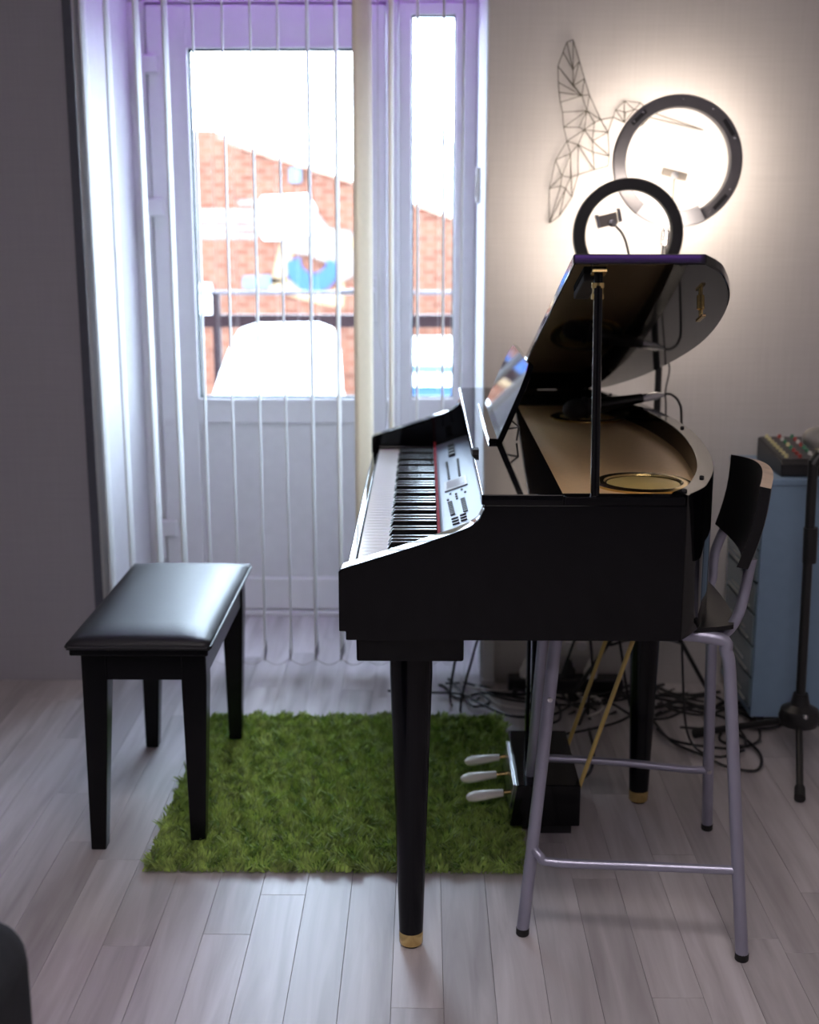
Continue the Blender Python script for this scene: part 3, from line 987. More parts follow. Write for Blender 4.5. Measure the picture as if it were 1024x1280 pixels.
for yy in (MY0 + 0.02, MY1 - 0.02):
    bm = bmesh.new()
    s0 = d0 + dv * 0.045 + YV * yy - dn * 0.012
    tube(bm, [s0, (0.188, yy, ZT + 0.03), (0.184, yy, ZT + 0.003)], 0.0022, 6)
    tube(bm, [(0.155, yy, ZT + 0.024), (0.188, yy, ZT + 0.03)], 0.0022, 6)
    obj('desk_prop', bm, 'stand_black', md)
obj('desk_stop', B(0.091, 0.103, 2.36, 2.385, ZT - 0.004, ZT + 0.010), 'rubber', pn, bevel=0.001)
# lid
LA = math.asin((1.236 - 0.874) / 1.38)
HZ = 0.874


def lidpt(x, y, t):
    d = Y1 - y
    return Vector((x, Y1 - d * math.cos(LA) + t * math.sin(LA), HZ + d * math.sin(LA) + t * math.cos(LA)))


lo = offset(outer, -0.020)
lo[0], lo[-1] = (0.432, Y0 - 0.006), (0.428, Y1 - 0.002)
lp = [(XS + 0.009, Y0 - 0.006)] + lo + [(XS + 0.009, Y1 - 0.002)]
bm = bmesh.new()
A = [bm.verts.new(lidpt(x, y, -0.017)) for x, y in lp]
Bv = [bm.verts.new(lidpt(x, y, 0.0)) for x, y in lp]
bm.faces.new(A)
bm.faces.new(Bv[::-1])
for i in range(len(lp)):
    j = (i + 1) % len(lp)
    bm.faces.new((A[i], Bv[i], Bv[j], A[j]))
bmesh.ops.recalc_face_normals(bm, faces=bm.faces[:])
lid = obj('lid', bm, 'lid_gloss', pn, bevel=0.0025)
LN = Vector((0, math.sin(LA), math.cos(LA)))
LYd = Vector((0, -math.cos(LA), math.sin(LA)))
XV = Vector((1, 0, 0))


def lid_ray(px, py):
    return on_plane(px, py, lidpt(0, Y0, -0.017), LN)


p = lid_ray(733, 354)
obj('lid_block', obox(bmesh.new(), p - LN * 0.006, XV, LYd, LN, 0.026, 0.14, 0.012), 'rubber', lid, bevel=0.002)
p = lid_ray(876, 378)
hk = obj('lid_latch', lathe(bmesh.new(), [(0.007, 0), (0.007, 0.012), (0.004, 0.014), (0.004, 0.026)], p, -LN, n=12), 'brass', lid, smooth=True)
obj('latch_bar', obox(bmesh.new(), p - LN * 0.028, XV, LYd, LN, 0.008, 0.05, 0.005), 'brass', hk, bevel=0.001)
pb = lidpt(0.277, Y0 + 0.030, -0.017)
ft = obj('prop_socket', obox(bmesh.new(), pb - LN * 0.004, XV, LYd, LN, 0.024, 0.03, 0.006), 'brass', lid, bevel=0.001)
obj('socket_collar', lathe(bmesh.new(), [(0.0105, -0.046), (0.0105, -0.038), (0.009, -0.038), (0.009, -0.028), (0.0105, -0.028), (0.0105, -0.020)], pb, (0, 0, 1), n=14), 'brass', ft, smooth=True)
obj('lid_prop', T([(0.275, Y0 + 0.012, ZT - 0.03), (pb.x, pb.y, pb.z - 0.004)], 0.0072, 12), 'black_gloss', pn, smooth=True)
for hx in (0.27, 0.38):
    obj('hinge', B(hx - 0.03, hx + 0.03, Y1 - 0.004, Y1 + 0.004, ZT - 0.01, HZ + 0.004), 'brass', pn)


# legs
def leg(x, y, ztop, blk):
    bb = obj('leg_block', B(*blk), 'black_gloss', pn, bevel=0.004, smooth=True)
    l = obj('leg', lathe(bmesh.new(), [(0.0215, 0.022), (0.0225, 0.05), (0.0370, ztop - 0.05), (0.0370, ztop)], (x, y, 0), n=28), 'black_leg', pn, smooth=True)
    fr = obj('ferrule', lathe(bmesh.new(), [(0.0205, 0.004), (0.0218, 0.006), (0.0222, 0.026), (0.0214, 0.030)], (x, y, 0), n=28), 'brass', l, smooth=True)
    obj('foot_pad', lathe(bmesh.new(), [(0.017, 0), (0.019, 0.005)], (x, y, 0), n=20), 'rubber', l)


leg(-0.021, 2.111, 0.574, (-0.111, 0.067, 2.018, 2.21, 0.574, ZB + 0.004))
leg(-0.021, 3.262, 0.574, (-0.111, 0.067, 3.17, 3.362, 0.574, ZB + 0.004))
leg(0.491, 2.712, 0.600, (0.43, 0.54, 2.62, 2.80, 0.600, ZB + 0.004))
# pedal lyre
PB = (0.186, 0.335, 2.525, 2.83, 0.028, 0.122)
pbx = obj('pedal_box', prism(bmesh.new(), [(0.186, 0.028), (0.200, 0.122), (0.335, 0.122), (0.335, 0.028)], 'y', 2.525, 2.83), 'black_gloss', pn, bevel=0.003, smooth=True)
obj('box_foot', B(0.23, 0.32, 2.55, 2.80, 0.0, 0.028), 'black_satin', pbx)
for k, (yy, px0) in enumerate(((2.775, (581, 953)), (2.68, (576, 974)), (2.585, (583, 999)))):
    e = at(*px0, Y=yy)
    bm = bmesh.new()
    n = 14
    rings = []
    xs_ = [0, 0.006, 0.018, 0.040, 0.065, 0.080]
    wd = [0.005, 0.0135, 0.0185, 0.0170, 0.0130, 0.0115]
    hh = [0.004, 0.0080, 0.0105, 0.0100, 0.0085, 0.0075]
    for x_, w2, h2 in zip(xs_, wd, hh):
        zz = 0.066 + x_ * 0.14
        rings.append([bm.verts.new((e.x + x_, yy + w2 * math.cos(2 * PI * j / n), zz + h2 * math.sin(2 * PI * j / n))) for j in range(n)])
    for r0, r1 in zip(rings, rings[1:]):
        for j in range(n):
            bm.faces.new((r0[j], r0[(j + 1) % n], r1[(j + 1) % n], r1[j]))
    bm.faces.new(rings[0])
    bm.faces.new(rings[-1])
    bmesh.ops.recalc_face_normals(bm, faces=bm.faces[:])
    pd = obj('pedal', bm, 'pedal', pn, smooth=True)
    obj('pedal_stem', T([(e.x + 0.072, yy, 0.076), (0.20, yy, 0.082)], 0.0052, 8), 'brass', pd, smooth=True)
obj('pedal_plate', obox(bmesh.new(), (0.1915, 2.68, 0.080), (0.149, 0, 1), YV, (1, 0, -0.149), 0.055, 0.24, 0.003), 'chrome', pbx)
for yy in (2.62, 2.74):
    obj('lyre_post', B(0.232, 0.256, yy - 0.014, yy + 0.014, 0.12, ZB + 0.004), 'black_gloss', pn, bevel=0.003)
for yy, tp, bt in ((2.80, (756, 804), (709, 934)), (2.555, (790, 804), (722, 990))):
    a, b = at(*bt, Y=yy), at(*tp, Y=yy)
    d = (b - a) / (b.z - a.z)
    b = a + d * (ZB + 0.004 - a.z)
    a = a - d * 0.0
    obj('brace_rod', T([a, b], 0.0048, 10), 'brass_pale', pn, smooth=True)

# ================================================================== PIANO BENCH
BZ = 0.477
bx0, bx1, by0, by1 = -0.722, -0.432, 2.455, 3.085
bn = thing('piano_bench', ((bx0 + bx1) / 2, (by0 + by1) / 2, 0), 'black piano bench with padded leatherette seat standing partly on green rug', 'bench')
# puffed seat cushion
bm = bmesh.new()
nx, ny = 14, 20
grid = []
for i in range(nx + 1):
    row = []
    for j in range(ny + 1):
        u, v = i / nx, j / ny
        eu, ev = min(u, 1 - u) * (bx1 - bx0), min(v, 1 - v) * (by1 - by0)
        f = min(1, eu / 0.05) ** 0.6 * min(1, ev / 0.06) ** 0.6 if eu > 0 and ev > 0 else 0
        dome = 0.006 * (1 - (2 * u - 1) ** 2) * (1 - (2 * v - 1) ** 2)
        row.append(bm.verts.new((bx0 + u * (bx1 - bx0), by0 + v * (by1 - by0), BZ - 0.020 + 0.014 * f + dome)))
    grid.append(row)
for i in range(nx):
    for j in range(ny):
        bm.faces.new((grid[i][j], grid[i + 1][j], grid[i + 1][j + 1], grid[i][j + 1]))
edge = [grid[i][0] for i in range(nx + 1)] + [grid[nx][j] for j in range(1, ny + 1)] + [grid[i][ny] for i in range(nx - 1, -1, -1)] + [grid[0][j] for j in range(ny - 1, 0, -1)]
low = [bm.verts.new((v.co.x, v.co.y, BZ - 0.034)) for v in edge]
for k in range(len(edge)):
    j = (k + 1) % len(edge)
    bm.faces.new((edge[k], low[k], low[j], edge[j]))
bm.faces.new(low)
bmesh.ops.recalc_face_normals(bm, faces=bm.faces[:])
cu = obj('seat_cushion', bm, 'leather', bn, smooth='all')
zz = BZ - 0.028
ct = [(bx0 + 0.004, by0 - 0.001, zz), (bx1 - 0.004, by0 - 0.001, zz), (bx1 + 0.001, by0 + 0.004, zz), (bx1 + 0.001, by1 - 0.004, zz), (bx1 - 0.004, by1 + 0.001, zz),
      (bx0 + 0.004, by1 + 0.001, zz), (bx0 - 0.001, by1 - 0.004, zz), (bx0 - 0.001, by0 + 0.004, zz), (bx0 + 0.004, by0 - 0.001, zz)]
obj('piping', T(ct, 0.004, 8), 'leather', cu, smooth=True)
obj('seat_board', B(bx0 + 0.004, bx1 - 0.004, by0 + 0.004, by1 - 0.004, BZ - 0.048, BZ - 0.034), 'bench_wood', bn, bevel=0.003)
ax0, ax1, ay0, ay1 = bx0 + 0.022, bx1 - 0.012, by0 + 0.022, by1 - 0.022
for (a, b, c, d) in ((ax0 + 0.03, ax1 - 0.03, ay0 + 0.004, ay0 + 0.022), (ax0 + 0.03, ax1 - 0.03, ay1 - 0.022, ay1 - 0.004),
                     (ax0 + 0.004, ax0 + 0.022, ay0 + 0.03, ay1 - 0.03), (ax1 - 0.022, ax1 - 0.004, ay0 + 0.03, ay1 - 0.03)):
    obj('apron', B(a, b, c, d, 0.371, BZ - 0.048), 'bench_wood', bn, bevel=0.001)
WT, WB_ = 0.052, 0.032
for sx in (0, 1):
    for sy in (0, 1):
        xt0 = ax0 if sx == 0 else ax1 - WT
        yt0 = ay0 if sy == 0 else ay1 - WT
        fx = (-0.697 if sx == 0 else -0.487)
        fy = (2.462 if sy == 0 else 2.992 + 0.01)
        fz = 0.022 if sx else 0.0
        bm = bmesh.new()
        tv = [bm.verts.new((xt0 + a * WT, yt0 + b * WT, BZ - 0.048)) for a, b in ((0, 0), (1, 0), (1, 1), (0, 1))]
        mv = [bm.verts.new((xt0 + a * WT, yt0 + b * WT, 0.36)) for a, b in ((0, 0), (1, 0), (1, 1), (0, 1))]
        lv = [bm.verts.new((fx + a * WB_, fy + b * WB_, fz)) for a, b in ((0, 0), (1, 0), (1, 1), (0, 1))]
        bm.faces.new(tv)
        bm.faces.new(lv[::-1])
        for u_, l_ in ((tv, mv), (mv, lv)):
            for k in range(4):
                bm.faces.new((u_[k], l_[k], l_[(k + 1) % 4], u_[(k + 1) % 4]))
        bmesh.ops.recalc_face_normals(bm, faces=bm.faces[:])
        obj('leg', bm, 'bench_wood', bn, bevel=0.003, smooth=True)

# ================================================================== SHAG RUG
RX0, RX1, RY0, RY1 = -0.566, 0.214, 2.365, 3.198
rg = thing('shag_rug', ((RX0 + RX1) / 2, (RY0 + RY1) / 2, 0), 'bright green shaggy square rug on the laminate floor', 'rug')
obj('backing', B(RX0 + 0.012, RX1 - 0.012, RY0 + 0.012, RY1 - 0.012, 0.0005, 0.010), 'rug_base', rg, bevel=0.003)
rnd = random.Random(3)
verts, faces = [], []
stepn = 0.0046
nxr, nyr = int((RX1 - RX0) / stepn), int((RY1 - RY0) / stepn)
for i in range(nxr + 1):
    for j in range(nyr + 1):
        x = RX0 + i * stepn + rnd.uniform(-.0022, .0022)
        y = RY0 + j * stepn + rnd.uniform(-.0022, .0022)
        # clumps lean together
        ph1 = math.sin(x * 61 + 3 * math.sin(y * 37)) + math.sin(y * 83 + 2.2 * math.sin(x * 45))
        ph2 = math.cos(y * 57 + 2.5 * math.sin(x * 51)) + math.sin(x * 91 + y * 23)
        lx = 0.008 * ph1 + rnd.uniform(-.008, .008)
        ly = 0.008 * ph2 + rnd.uniform(-.008, .008)
        ex = min(x - RX0, RX1 - x, y - RY0, RY1 - y)
        hgt = rnd.uniform(0.017, 0.027) * (0.75 + 0.25 * min(1, max(0, ex) / 0.02))
        hgt *= 1.0 + 0.12 * math.sin(ph1 * 1.7 + ph2)
        a = rnd.uniform(0, PI)
        wx, wy = 0.0026 * math.cos(a), 0.0026 * math.sin(a)
        k = len(verts)
        verts += [(x - wx, y - wy, 0.004), (x + wx, y + wy, 0.004),
                  (x + lx * .4 + wx * .9, y + ly * .4 + wy * .9, hgt * .62), (x + lx * .4 - wx * .9, y + ly * .4 - wy * .9, hgt * .62),
                  (x + lx + wx * .35, y + ly + wy * .35, hgt), (x + lx - wx * .35, y + ly - wy * .35, hgt)]
        faces += [(k, k + 1, k + 2, k + 3), (k + 3, k + 2, k + 4, k + 5)]
me = bpy.data.meshes.new('pile')
me.from_pydata(verts, [], faces)
me.materials.append(M['grass'])
for p_ in me.polygons:
    p_.use_smooth = True
pile = bpy.data.objects.new('pile', me)
col.objects.link(pile)
pile.parent = rg
pile.location = -Vector(rg.location)
pile['kind'] = 'stuff'

# ================================================================== BAR STOOL
st = thing('bar_stool', (0.40, 2.34, 0), 'bar stool with silver tube frame and black plywood back tucked under the piano', 'stool')
FL, FR, BR, BL = Vector((0.185, 2.144, 0)), Vector((0.570, 2.064, 0)), Vector((0.617, 2.571, 0)), Vector((0.228, 2.60, 0))
zs = 0.584
tFL, tFR = Vector((0.234, 2.175, 0.54)), Vector((0.533, 2.118, 0.525))
tBR, tBL = Vector((0.583, 2.485, 0.525)), Vector((0.250, 2.50, 0.54))


def frame(fa, ta, tb, fb, nm):
    a2, b2 = ta + (tb - ta) * 0.10, tb + (ta - tb) * 0.12
    a2.z = b2.z = zs
    pts = [fa + Vector((0, 0, 0.012)), fa + (ta - fa) * 0.5, ta] + spline([ta, ta + Vector((0.006, 0, 0.03)), a2, b2, tb + Vector((-0.008, 0, 0.034)), tb], 6)[1:] + [fb + (tb - fb) * 0.5, fb + Vector((0, 0, 0.012))]
    o = obj(nm, T(pts, 0.0115, 14), 'stool_steel', st, smooth=True)
    for f in (fa, fb):
        obj('foot_cap', lathe(bmesh.new(), [(0.0105, 0), (0.0122, 0.002), (0.0122, 0.014), (0.010, 0.015)], f, n=14), 'rubber', o, smooth=True)
    return o


fn = frame(FL, tFL, tFR, FR, 'leg_frame')
fb_ = frame(BL, tBL, tBR, BR, 'leg_frame')


def onleg(f, t, z):
    return f + (t - f) * (z / t.z)


a, b = onleg(FL, tFL, 0.172), onleg(FR, tFR, 0.166)
bend = at(692, 1078, Y=a.y - 0.02)
obj('footrest', T(spline([a, (a.x + 0.012, a.y - 0.016, 0.162), bend, bend + (b - bend) * 0.5, b + (bend - b) * 0.12, b], 6), 0.0085, 12), 'stool_steel', st, smooth=True)
a, b = onleg(BL, tBL, 0.150), onleg(BR, tBR, 0.150)
obj('footrest', T(spline([a, (a.x + 0.014, a.y + 0.008, 0.156), (a.x + 0.05, a.y + 0.012, 0.158), (a.x + 0.2, a.y, 0.154), b + (a - b) * 0.14, b], 6), 0.0085, 12), 'stool_steel', st, smooth=True)
for f, t, z in ((FL, tFL, 0.455), (BR, tBR, 0.150)):
    p = onleg(f, t, z)
    obj('screw', lathe(bmesh.new(), [(0.005, 0.009), (0.005, 0.013), (0.003, 0.0135)], p, (0, -1, 0), n=10), 'chrome', st)
# seat of moulded plywood
bm = bmesh.new()
nx, ny = 10, 8
top, bot = [], []
sc0, sc1 = Vector((0.20, 2.16)), Vector((0.553, 2.115))
for i in range(nx + 1):
    rt, rb = [], []
    for j in range(ny + 1):
        u, v = i / nx, j / ny
        su, sv = 2 * u - 1, 2 * v - 1
        r_ = max(abs(su), abs(sv))
        k = 1 - 0.10 * (abs(su) * abs(sv)) ** 2
        x = 0.388 + su * 0.172 * k + 0.012 * sv * 0.5
        y = 2.308 + sv * 0.185 * k - 0.10 * su * 0.172
        z = 0.601 - 0.006 * (1 - sv * sv) + 0.006 * max(0, su) ** 3 - 0.010 * max(0, -su) ** 3
        rt.append(bm.verts.new((x, y, z)))
        rb.append(bm.verts.new((x, y, z - 0.008)))
    top.append(rt)
    bot.append(rb)
for i in range(nx):
    for j in range(ny):
        bm.faces.new((top[i][j], top[i + 1][j], top[i + 1][j + 1], top[i][j + 1]))
        bm.faces.new((bot[i][j], bot[i][j + 1], bot[i + 1][j + 1], bot[i + 1][j]))
for i in range(nx):
    for j in (0, ny):
        bm.faces.new((top[i][j], bot[i][j], bot[i + 1][j], top[i + 1][j]))
for j in range(ny):
    for i in (0, nx):
        bm.faces.new((top[i][j], top[i][j + 1], bot[i][j + 1], bot[i][j]))
bmesh.ops.recalc_face_normals(bm, faces=bm.faces[:])
obj('seat', bm, 'stool_ply', st, smooth=True)
# back tubes and backrest
p1, p2, p3, p4 = (at(*q_, Y=2.15) for q_ in ((890, 798), (912, 786), (926, 760), (936, 715)))
obj('back_tube', T(spline([(0.40, 2.16, 0.578), (0.47, 2.155, 0.577), p1, p2, p3, p4, at(940, 698, Y=2.15)], 6), 0.0098, 12), 'stool_steel', st, smooth=True)
p1, p2, p3 = (at(*q_, Y=2.44) for q_ in ((872, 742), (889, 728), (894, 690)))
obj('back_tube', T(spline([(0.42, 2.45, 0.578), (0.50, 2.445, 0.577), p1, p2, p3, at(910, 652, Y=2.44)], 6), 0.0098, 12), 'stool_steel', st, smooth=True)
c_nt, c_nb = at(950, 608, Y=2.095), at(921, 709, Y=2.105)
c_ft, c_fb = at(914, 568, Y=2.47), at(894, 655, Y=2.46)
bm = bmesh.new()
nv, nu = 6, 14
fr_, bk_ = [], []
for i in range(nu + 1):
    u = i / nu
    bow = 0.026 * math.sin(PI * u)
    ra, rb = [], []
    for j in range(nv + 1):
        v = j / nv
        p = (c_nb.lerp(c_nt, v)).lerp(c_fb.lerp(c_ft, v), u)
        k = 0.006 * math.sin(PI * v)
        p = p + Vector((bow + k, 0, 0.010 * math.sin(PI * u) * (2 * v - 1)))
        ra.append(bm.verts.new(p))
        rb.append(bm.verts.new(p + Vector((0.019, 0, -0.004))))
    fr_.append(ra)
    bk_.append(rb)
for i in range(nu):
    for j in range(nv):
        bm.faces.new((fr_[i][j], fr_[i + 1][j], fr_[i + 1][j + 1], fr_[i][j + 1]))
        bm.faces.new((bk_[i][j], bk_[i][j + 1], bk_[i + 1][j + 1], bk_[i + 1][j]))
    for j in (0, nv):
        bm.faces.new((fr_[i][j], bk_[i][j], bk_[i + 1][j], fr_[i + 1][j])).material_index = 1
for j in range(nv):
    for i in (0, nu):
        bm.faces.new((fr_[i][j], fr_[i][j + 1], bk_[i][j + 1], bk_[i][j])).material_index = 0
bmesh.ops.recalc_face_normals(bm, faces=bm.faces[:])
obj('backrest', bm, ['stool_ply', 'ply_edge'], st, smooth=True)


# ================================================================== RING LIGHTS
def tripod(root, x, y, ztop, r, spread, angles, zhub=0.30):
    obj('pole', T([(x, y, zhub - 0.12), (x, y, ztop)], r, 12), 'stand_black', root, smooth=True)
    obj('hub', lathe(bmesh.new(), [(r + 0.004, 0), (r + 0.009, 0.008), (r + 0.009, 0.04), (r + 0.004, 0.05)], (x, y, zhub), n=14), 'stand_black', root, smooth=True)
    obj('collar', lathe(bmesh.new(), [(r + 0.003, 0), (r + 0.006, 0.006), (r + 0.006, 0.035), (r + 0.003, 0.04)], (x, y, zhub + 0.32), n=14), 'stand_black', root, smooth=True)
    for a in angles:
        d = Vector((math.cos(R(a)), math.sin(R(a)), 0))
        e = Vector((x, y, 0)) + d * spread
        l = obj('leg', T([Vector((x, y, zhub + 0.02)) + d * (r + 0.004), (e.x, e.y, 0.012)], 0.0062, 8), 'stand_black', root, smooth=True)
        obj('rubber_foot', lathe(bmesh.new(), [(0.009, 0), (0.010, 0.02), (0.007, 0.03)], (e.x, e.y, 0), n=10), 'rubber', l)
        m = Vector((x, y, zhub + 0.02)).lerp(Vector((e.x, e.y, 0.01)), 0.5)
        obj('strut', T([(x + d.x * r, y + d.y * r, zhub - 0.10), m], 0.004, 6), 'stand_black', root)


# large ring
RY = 3.30
c = at(848, 202, Y=RY)
ROu, RIn = 0.161, 0.129
rl1 = thing('ring_light', (at(826, 480, Y=RY + .02).x, RY + 0.02, 0), 'large charcoal ring light on a stand, turned to glow on the wall', 'ring light')
tilt = 0
body = obj('ring_housing', ring_mesh(bmesh.new(), (c.x, c.z), ROu, RIn, RY, RY + 0.024, 72), 'ring_dark', rl1, smooth=True)
obj('diffuser', ring_mesh(bmesh.new(), (c.x, c.z), ROu - 0.003, RIn + 0.003, RY + 0.0245, RY + 0.030, 72), 'diffuser', rl1, smooth=True)
obj('base_cover', ring_mesh(bmesh.new(), (c.x, c.z), ROu + 0.001, RIn - 0.010, RY - 0.006, RY + 0.004, 16, R(232), R(297)), 'ring_grey', body, smooth=True)
for t in (88, 22, 333, 57, 128, 140, 305):
    x, z = c.x + (ROu - 0.013) * math.cos(R(t)), c.z + (ROu - 0.013) * math.sin(R(t))
    obj('screw', lathe(bmesh.new(), [(0.0028, 0), (0.0028, 0.002), (0.0015, 0.0025)], (x, RY, z), (0, -1, 0), n=8), 'chrome', body)
for t in (34, 134, 318):
    d = Vector((math.cos(R(t)), 0, math.sin(R(t))))
    tt = Vector((-d.z, 0, d.x))
    x, z = c.x + (ROu - 0.015) * d.x, c.z + (ROu - 0.015) * d.z
    obj('vent', obox(bmesh.new(), (x, RY - 0.0005, z), tt, d, (0, 1, 0), 0.045, 0.010, 0.003), 'ring_black', body)
j = at(832, 290, Y=RY + 0.01)
pt = at(826, 405, Y=RY + 0.02)
obj('tilt_joint', lathe(bmesh.new(), [(0.008, -0.035), (0.012, -0.03), (0.012, 0.0), (0.008, 0.004), (0.008, 0.02)], (j.x, RY + 0.01, j.z), n=14), 'chrome', rl1, smooth=True)
obj('neck', T([(j.x, RY + 0.012, j.z - 0.03), (j.x - 0.004, RY + 0.018, j.z - 0.10), (pt.x, RY + 0.02, pt.z)], 0.0065, 10), 'stand_black', rl1, smooth=True)
tripod(rl1, pt.x, RY + 0.02, pt.z, 0.009, 0.20, (20, 175, 262))
h = at(843, 218, Y=RY + 0.03)
obj('phone_arm', T(spline([at(838, 270, Y=RY + 0.03), at(841, 250, Y=RY + 0.03), at(843, 222, Y=RY + 0.03)], 4), 0.003, 8), 'holder', rl1, smooth=True)
ph = obj('phone_holder', obox(bmesh.new(), h, (1, 0, -0.25), (0, 1, 0), (0.25, 0, 1), 0.064, 0.014, 0.020), 'holder', rl1, bevel=0.002)
obj('clamp_knob', lathe(bmesh.new(), [(0.009, 0), (0.009, 0.008), (0.005, 0.010)], (h.x, h.y - 0.007, h.z - 0.002), (0, -1, 0), n=12), 'ring_grey', ph, smooth=True)
cb = [at(836, 300, Y=RY + .03), at(832, 400, Y=RY + .03), at(833, 440, Y=RY + .03), at(837, 462, Y=RY + .03), at(832, 490, Y=RY + .03), at(832, 530, Y=RY + .03), Vector((pt.x + 0.02, RY + 0.03, 0.4)), Vector((pt.x + 0.03, RY + 0.05, 0.05)), Vector((pt.x + 0.10, RY + 0.12, 0.006))]
obj('power_lead', T(spline(cb, 6), 0.0022, 6), 'cable', rl1, smooth=True)

# small ring
RY = 3.215
c2 = at(786, 293, Y=RY)
RO2, RI2 = 0.5 * (at(855, 290, Y=RY).x - at(717, 290, Y=RY).x), 0
RI2 = RO2 - 0.030
rl2 = thing('ring_light', (c2.x, RY + 0.02, c2.z - RO2 - 0.14), 'smaller black ring light rising behind the raised piano lid', 'ring light')
b2 = obj('ring_housing', ring_mesh(bmesh.new(), (c2.x, c2.z), RO2, RI2, RY, RY + 0.022, 72), 'ring_black', rl2, smooth=True)
obj('diffuser', ring_mesh(bmesh.new(), (c2.x, c2.z), RO2 - 0.003, RI2 + 0.003, RY + 0.0225, RY + 0.028, 72), 'diffuser_small', rl2, smooth=True)
px_ = c2.x + 0.004
zc = c2.z - RO2 - 0.01
obj('tilt_joint', lathe(bmesh.new(), [(0.011, 0), (0.011, 0.03)], (px_, RY + 0.034, zc - 0.002), n=12), 'ring_black', rl2, smooth=True)
obj('support_arm', T(spline([(px_, RY + 0.034, zc), (px_ + 0.01, RY + 0.05, zc - 0.04), (pt.x - 0.05, 3.285, zc - 0.09), (pt.x - 0.012, 3.312, zc - 0.10)], 6), 0.0065, 10), 'stand_black', rl2, smooth=True)
obj('clamp', B(pt.x - 0.018, pt.x - 0.0095, 3.30, 3.34, zc - 0.125, zc - 0.08), 'ring_black', rl2, bevel=0.002)
obj('gooseneck', T(spline([(px_, RY + 0.035, c2.z - RO2 + 0.002), at(787, 330, Y=RY + .035), at(784, 308, Y=RY + .03), at(778, 292, Y=RY + .025), at(768, 281, Y=RY + .02)], 6), 0.0032, 8), 'stand_black', rl2, smooth=True)
h = at(760, 275, Y=RY + 0.015)
ph = obj('phone_holder', obox(bmesh.new(), h, (1, 0, 0.25), (0, 1, 0), (-0.25, 0, 1), 0.046, 0.016, 0.030), 'holder', rl2, bevel=0.003)
obj('clamp_jaw', obox(bmesh.new(), h + Vector((-0.026, -0.006, -0.004)), (1, 0, 0.25), (0, 1, 0), (-0.25, 0, 1), 0.008, 0.022, 0.034), 'ring_grey', ph, bevel=0.002)
obj('clamp_jaw', obox(bmesh.new(), h + Vector((0.027, -0.006, 0.012)), (1, 0, 0.25), (0, 1, 0), (-0.25, 0, 1), 0.008, 0.022, 0.034), 'ring_grey', ph, bevel=0.002)
obj('clamp_knob', lathe(bmesh.new(), [(0.010, 0), (0.010, 0.010), (0.006, 0.012)], (h.x + 0.008, h.y - 0.008, h.z - 0.006), (0.2, -1, -0.2), n=12), 'chrome', ph, smooth=True)

# ================================================================== WIRE HUMMINGBIRD ON THE WALL
WN = dict(A=(245, 95), B=(220, 105), C=(205, 145), D=(184, 200), E=(186, 265), F=(189, 305), G=(194, 345), H=(203, 385), I=(207, 445), J=(220, 500),
          K=(270, 180), L=(290, 250), M=(310, 315), N=(355, 415), O=(385, 465), P=(245, 215), Q=(245, 280), R=(280, 318), S=(300, 378), T=(290, 455), U=(330, 425), V=(268, 445),
          W=(322, 500), X=(265, 515), Y=(235, 550), Z=(175, 575), a=(390, 560), b=(385, 600), c=(325, 545), d=(265, 635), e=(235, 645), f=(200, 640), g=(150, 690), h=(195, 680),
          i=(150, 828), j=(190, 800), k=(240, 725), l=(215, 690), m=(405, 405), n=(415, 375), o=(450, 340), p=(515, 347), q=(545, 380), r=(450, 425), s=(490, 375), t=(520, 440), u=(765, 455), v=(550, 405), w=(330, 615), x=(455, 385))
WE = {
    'wing': 'AB BC CD DE EF FG GH HI IJ AK KL LM MN NO BP PQ QR CP DQ DR ER FR GR HS IS IV VS JT TS RS RM MS PK KQ LR LQ SU UN VT TU SN AP',
    'body': 'JX XT TW WO WU OT Xc cW ca Wa ab bw wd de eY YX YJ Xd cw ac Xw Om mN dX Oa ZJ',
    'tail': 'YZ Zg gi ij jk kd kY Zf fY fe gf fh hl lk li hi ih lj le gh',
    'head': 'mn no op pq mr nr or rs os sp sq rt tq rm nx xs xr tr',
    'beak': 'qu vu qv tv',
}
art = thing('wire_hummingbird', (0.5, YF - 0.012, at(715, 278, Y=YF - .012).z), 'geometric dark wire hummingbird hung on the pale wall', 'wall art')
for nm, es in WE.items():
    bm = bmesh.new()
    for e in es.split():
        a, b = (at(640 + WN[ch][0] / 3.2, 20 + WN[ch][1] / 3.2, Y=YF - 0.012) for ch in e)
        tube(bm, [a, b], 0.00125, 6)
    obj(nm, bm, 'wire', art)
obj('wall_pin', T([at(715, 52, Y=YF - .014), Vector(at(715, 52, Y=YF - .014)) + Vector((0, 0.016, 0))], 0.002, 6), 'chrome', art)


# ================================================================== MICROPHONES
def microphone(root, a, b, head, conn):
    """handheld microphone from head tip a to connector end b"""
    a, b = Vector(a), Vector(b)
    d = (b - a).normalized()
    L = (b - a).length
    hl = 0.058
    obj('grille', lathe(bmesh.new(), [(0.004, 0), (0.014, 0.004), (0.0225, 0.015), (0.0255, 0.030), (0.0245, 0.040), (0.0225, 0.052)], a, d, 20), head, root, smooth=True)
    obj('grille_band', lathe(bmesh.new(), [(0.0235, 0.050), (0.0265, 0.053), (0.0265, 0.060), (0.0235, 0.063)], a, d, 20), 'stand_black', root, smooth=True)
    obj('handle', lathe(bmesh.new(), [(0.0215, 0.062), (0.0185, 0.080), (0.0120, L - 0.07), (0.0115, L - 0.055)], a, d, 18), 'mic_body', root, smooth=True)
    obj('connector', lathe(bmesh.new(), [(0.0100, L - 0.056), (0.0100, L - 0.020), (0.0070, L - 0.012), (0.0050, L)], a, d, 14), conn, root, smooth=True)


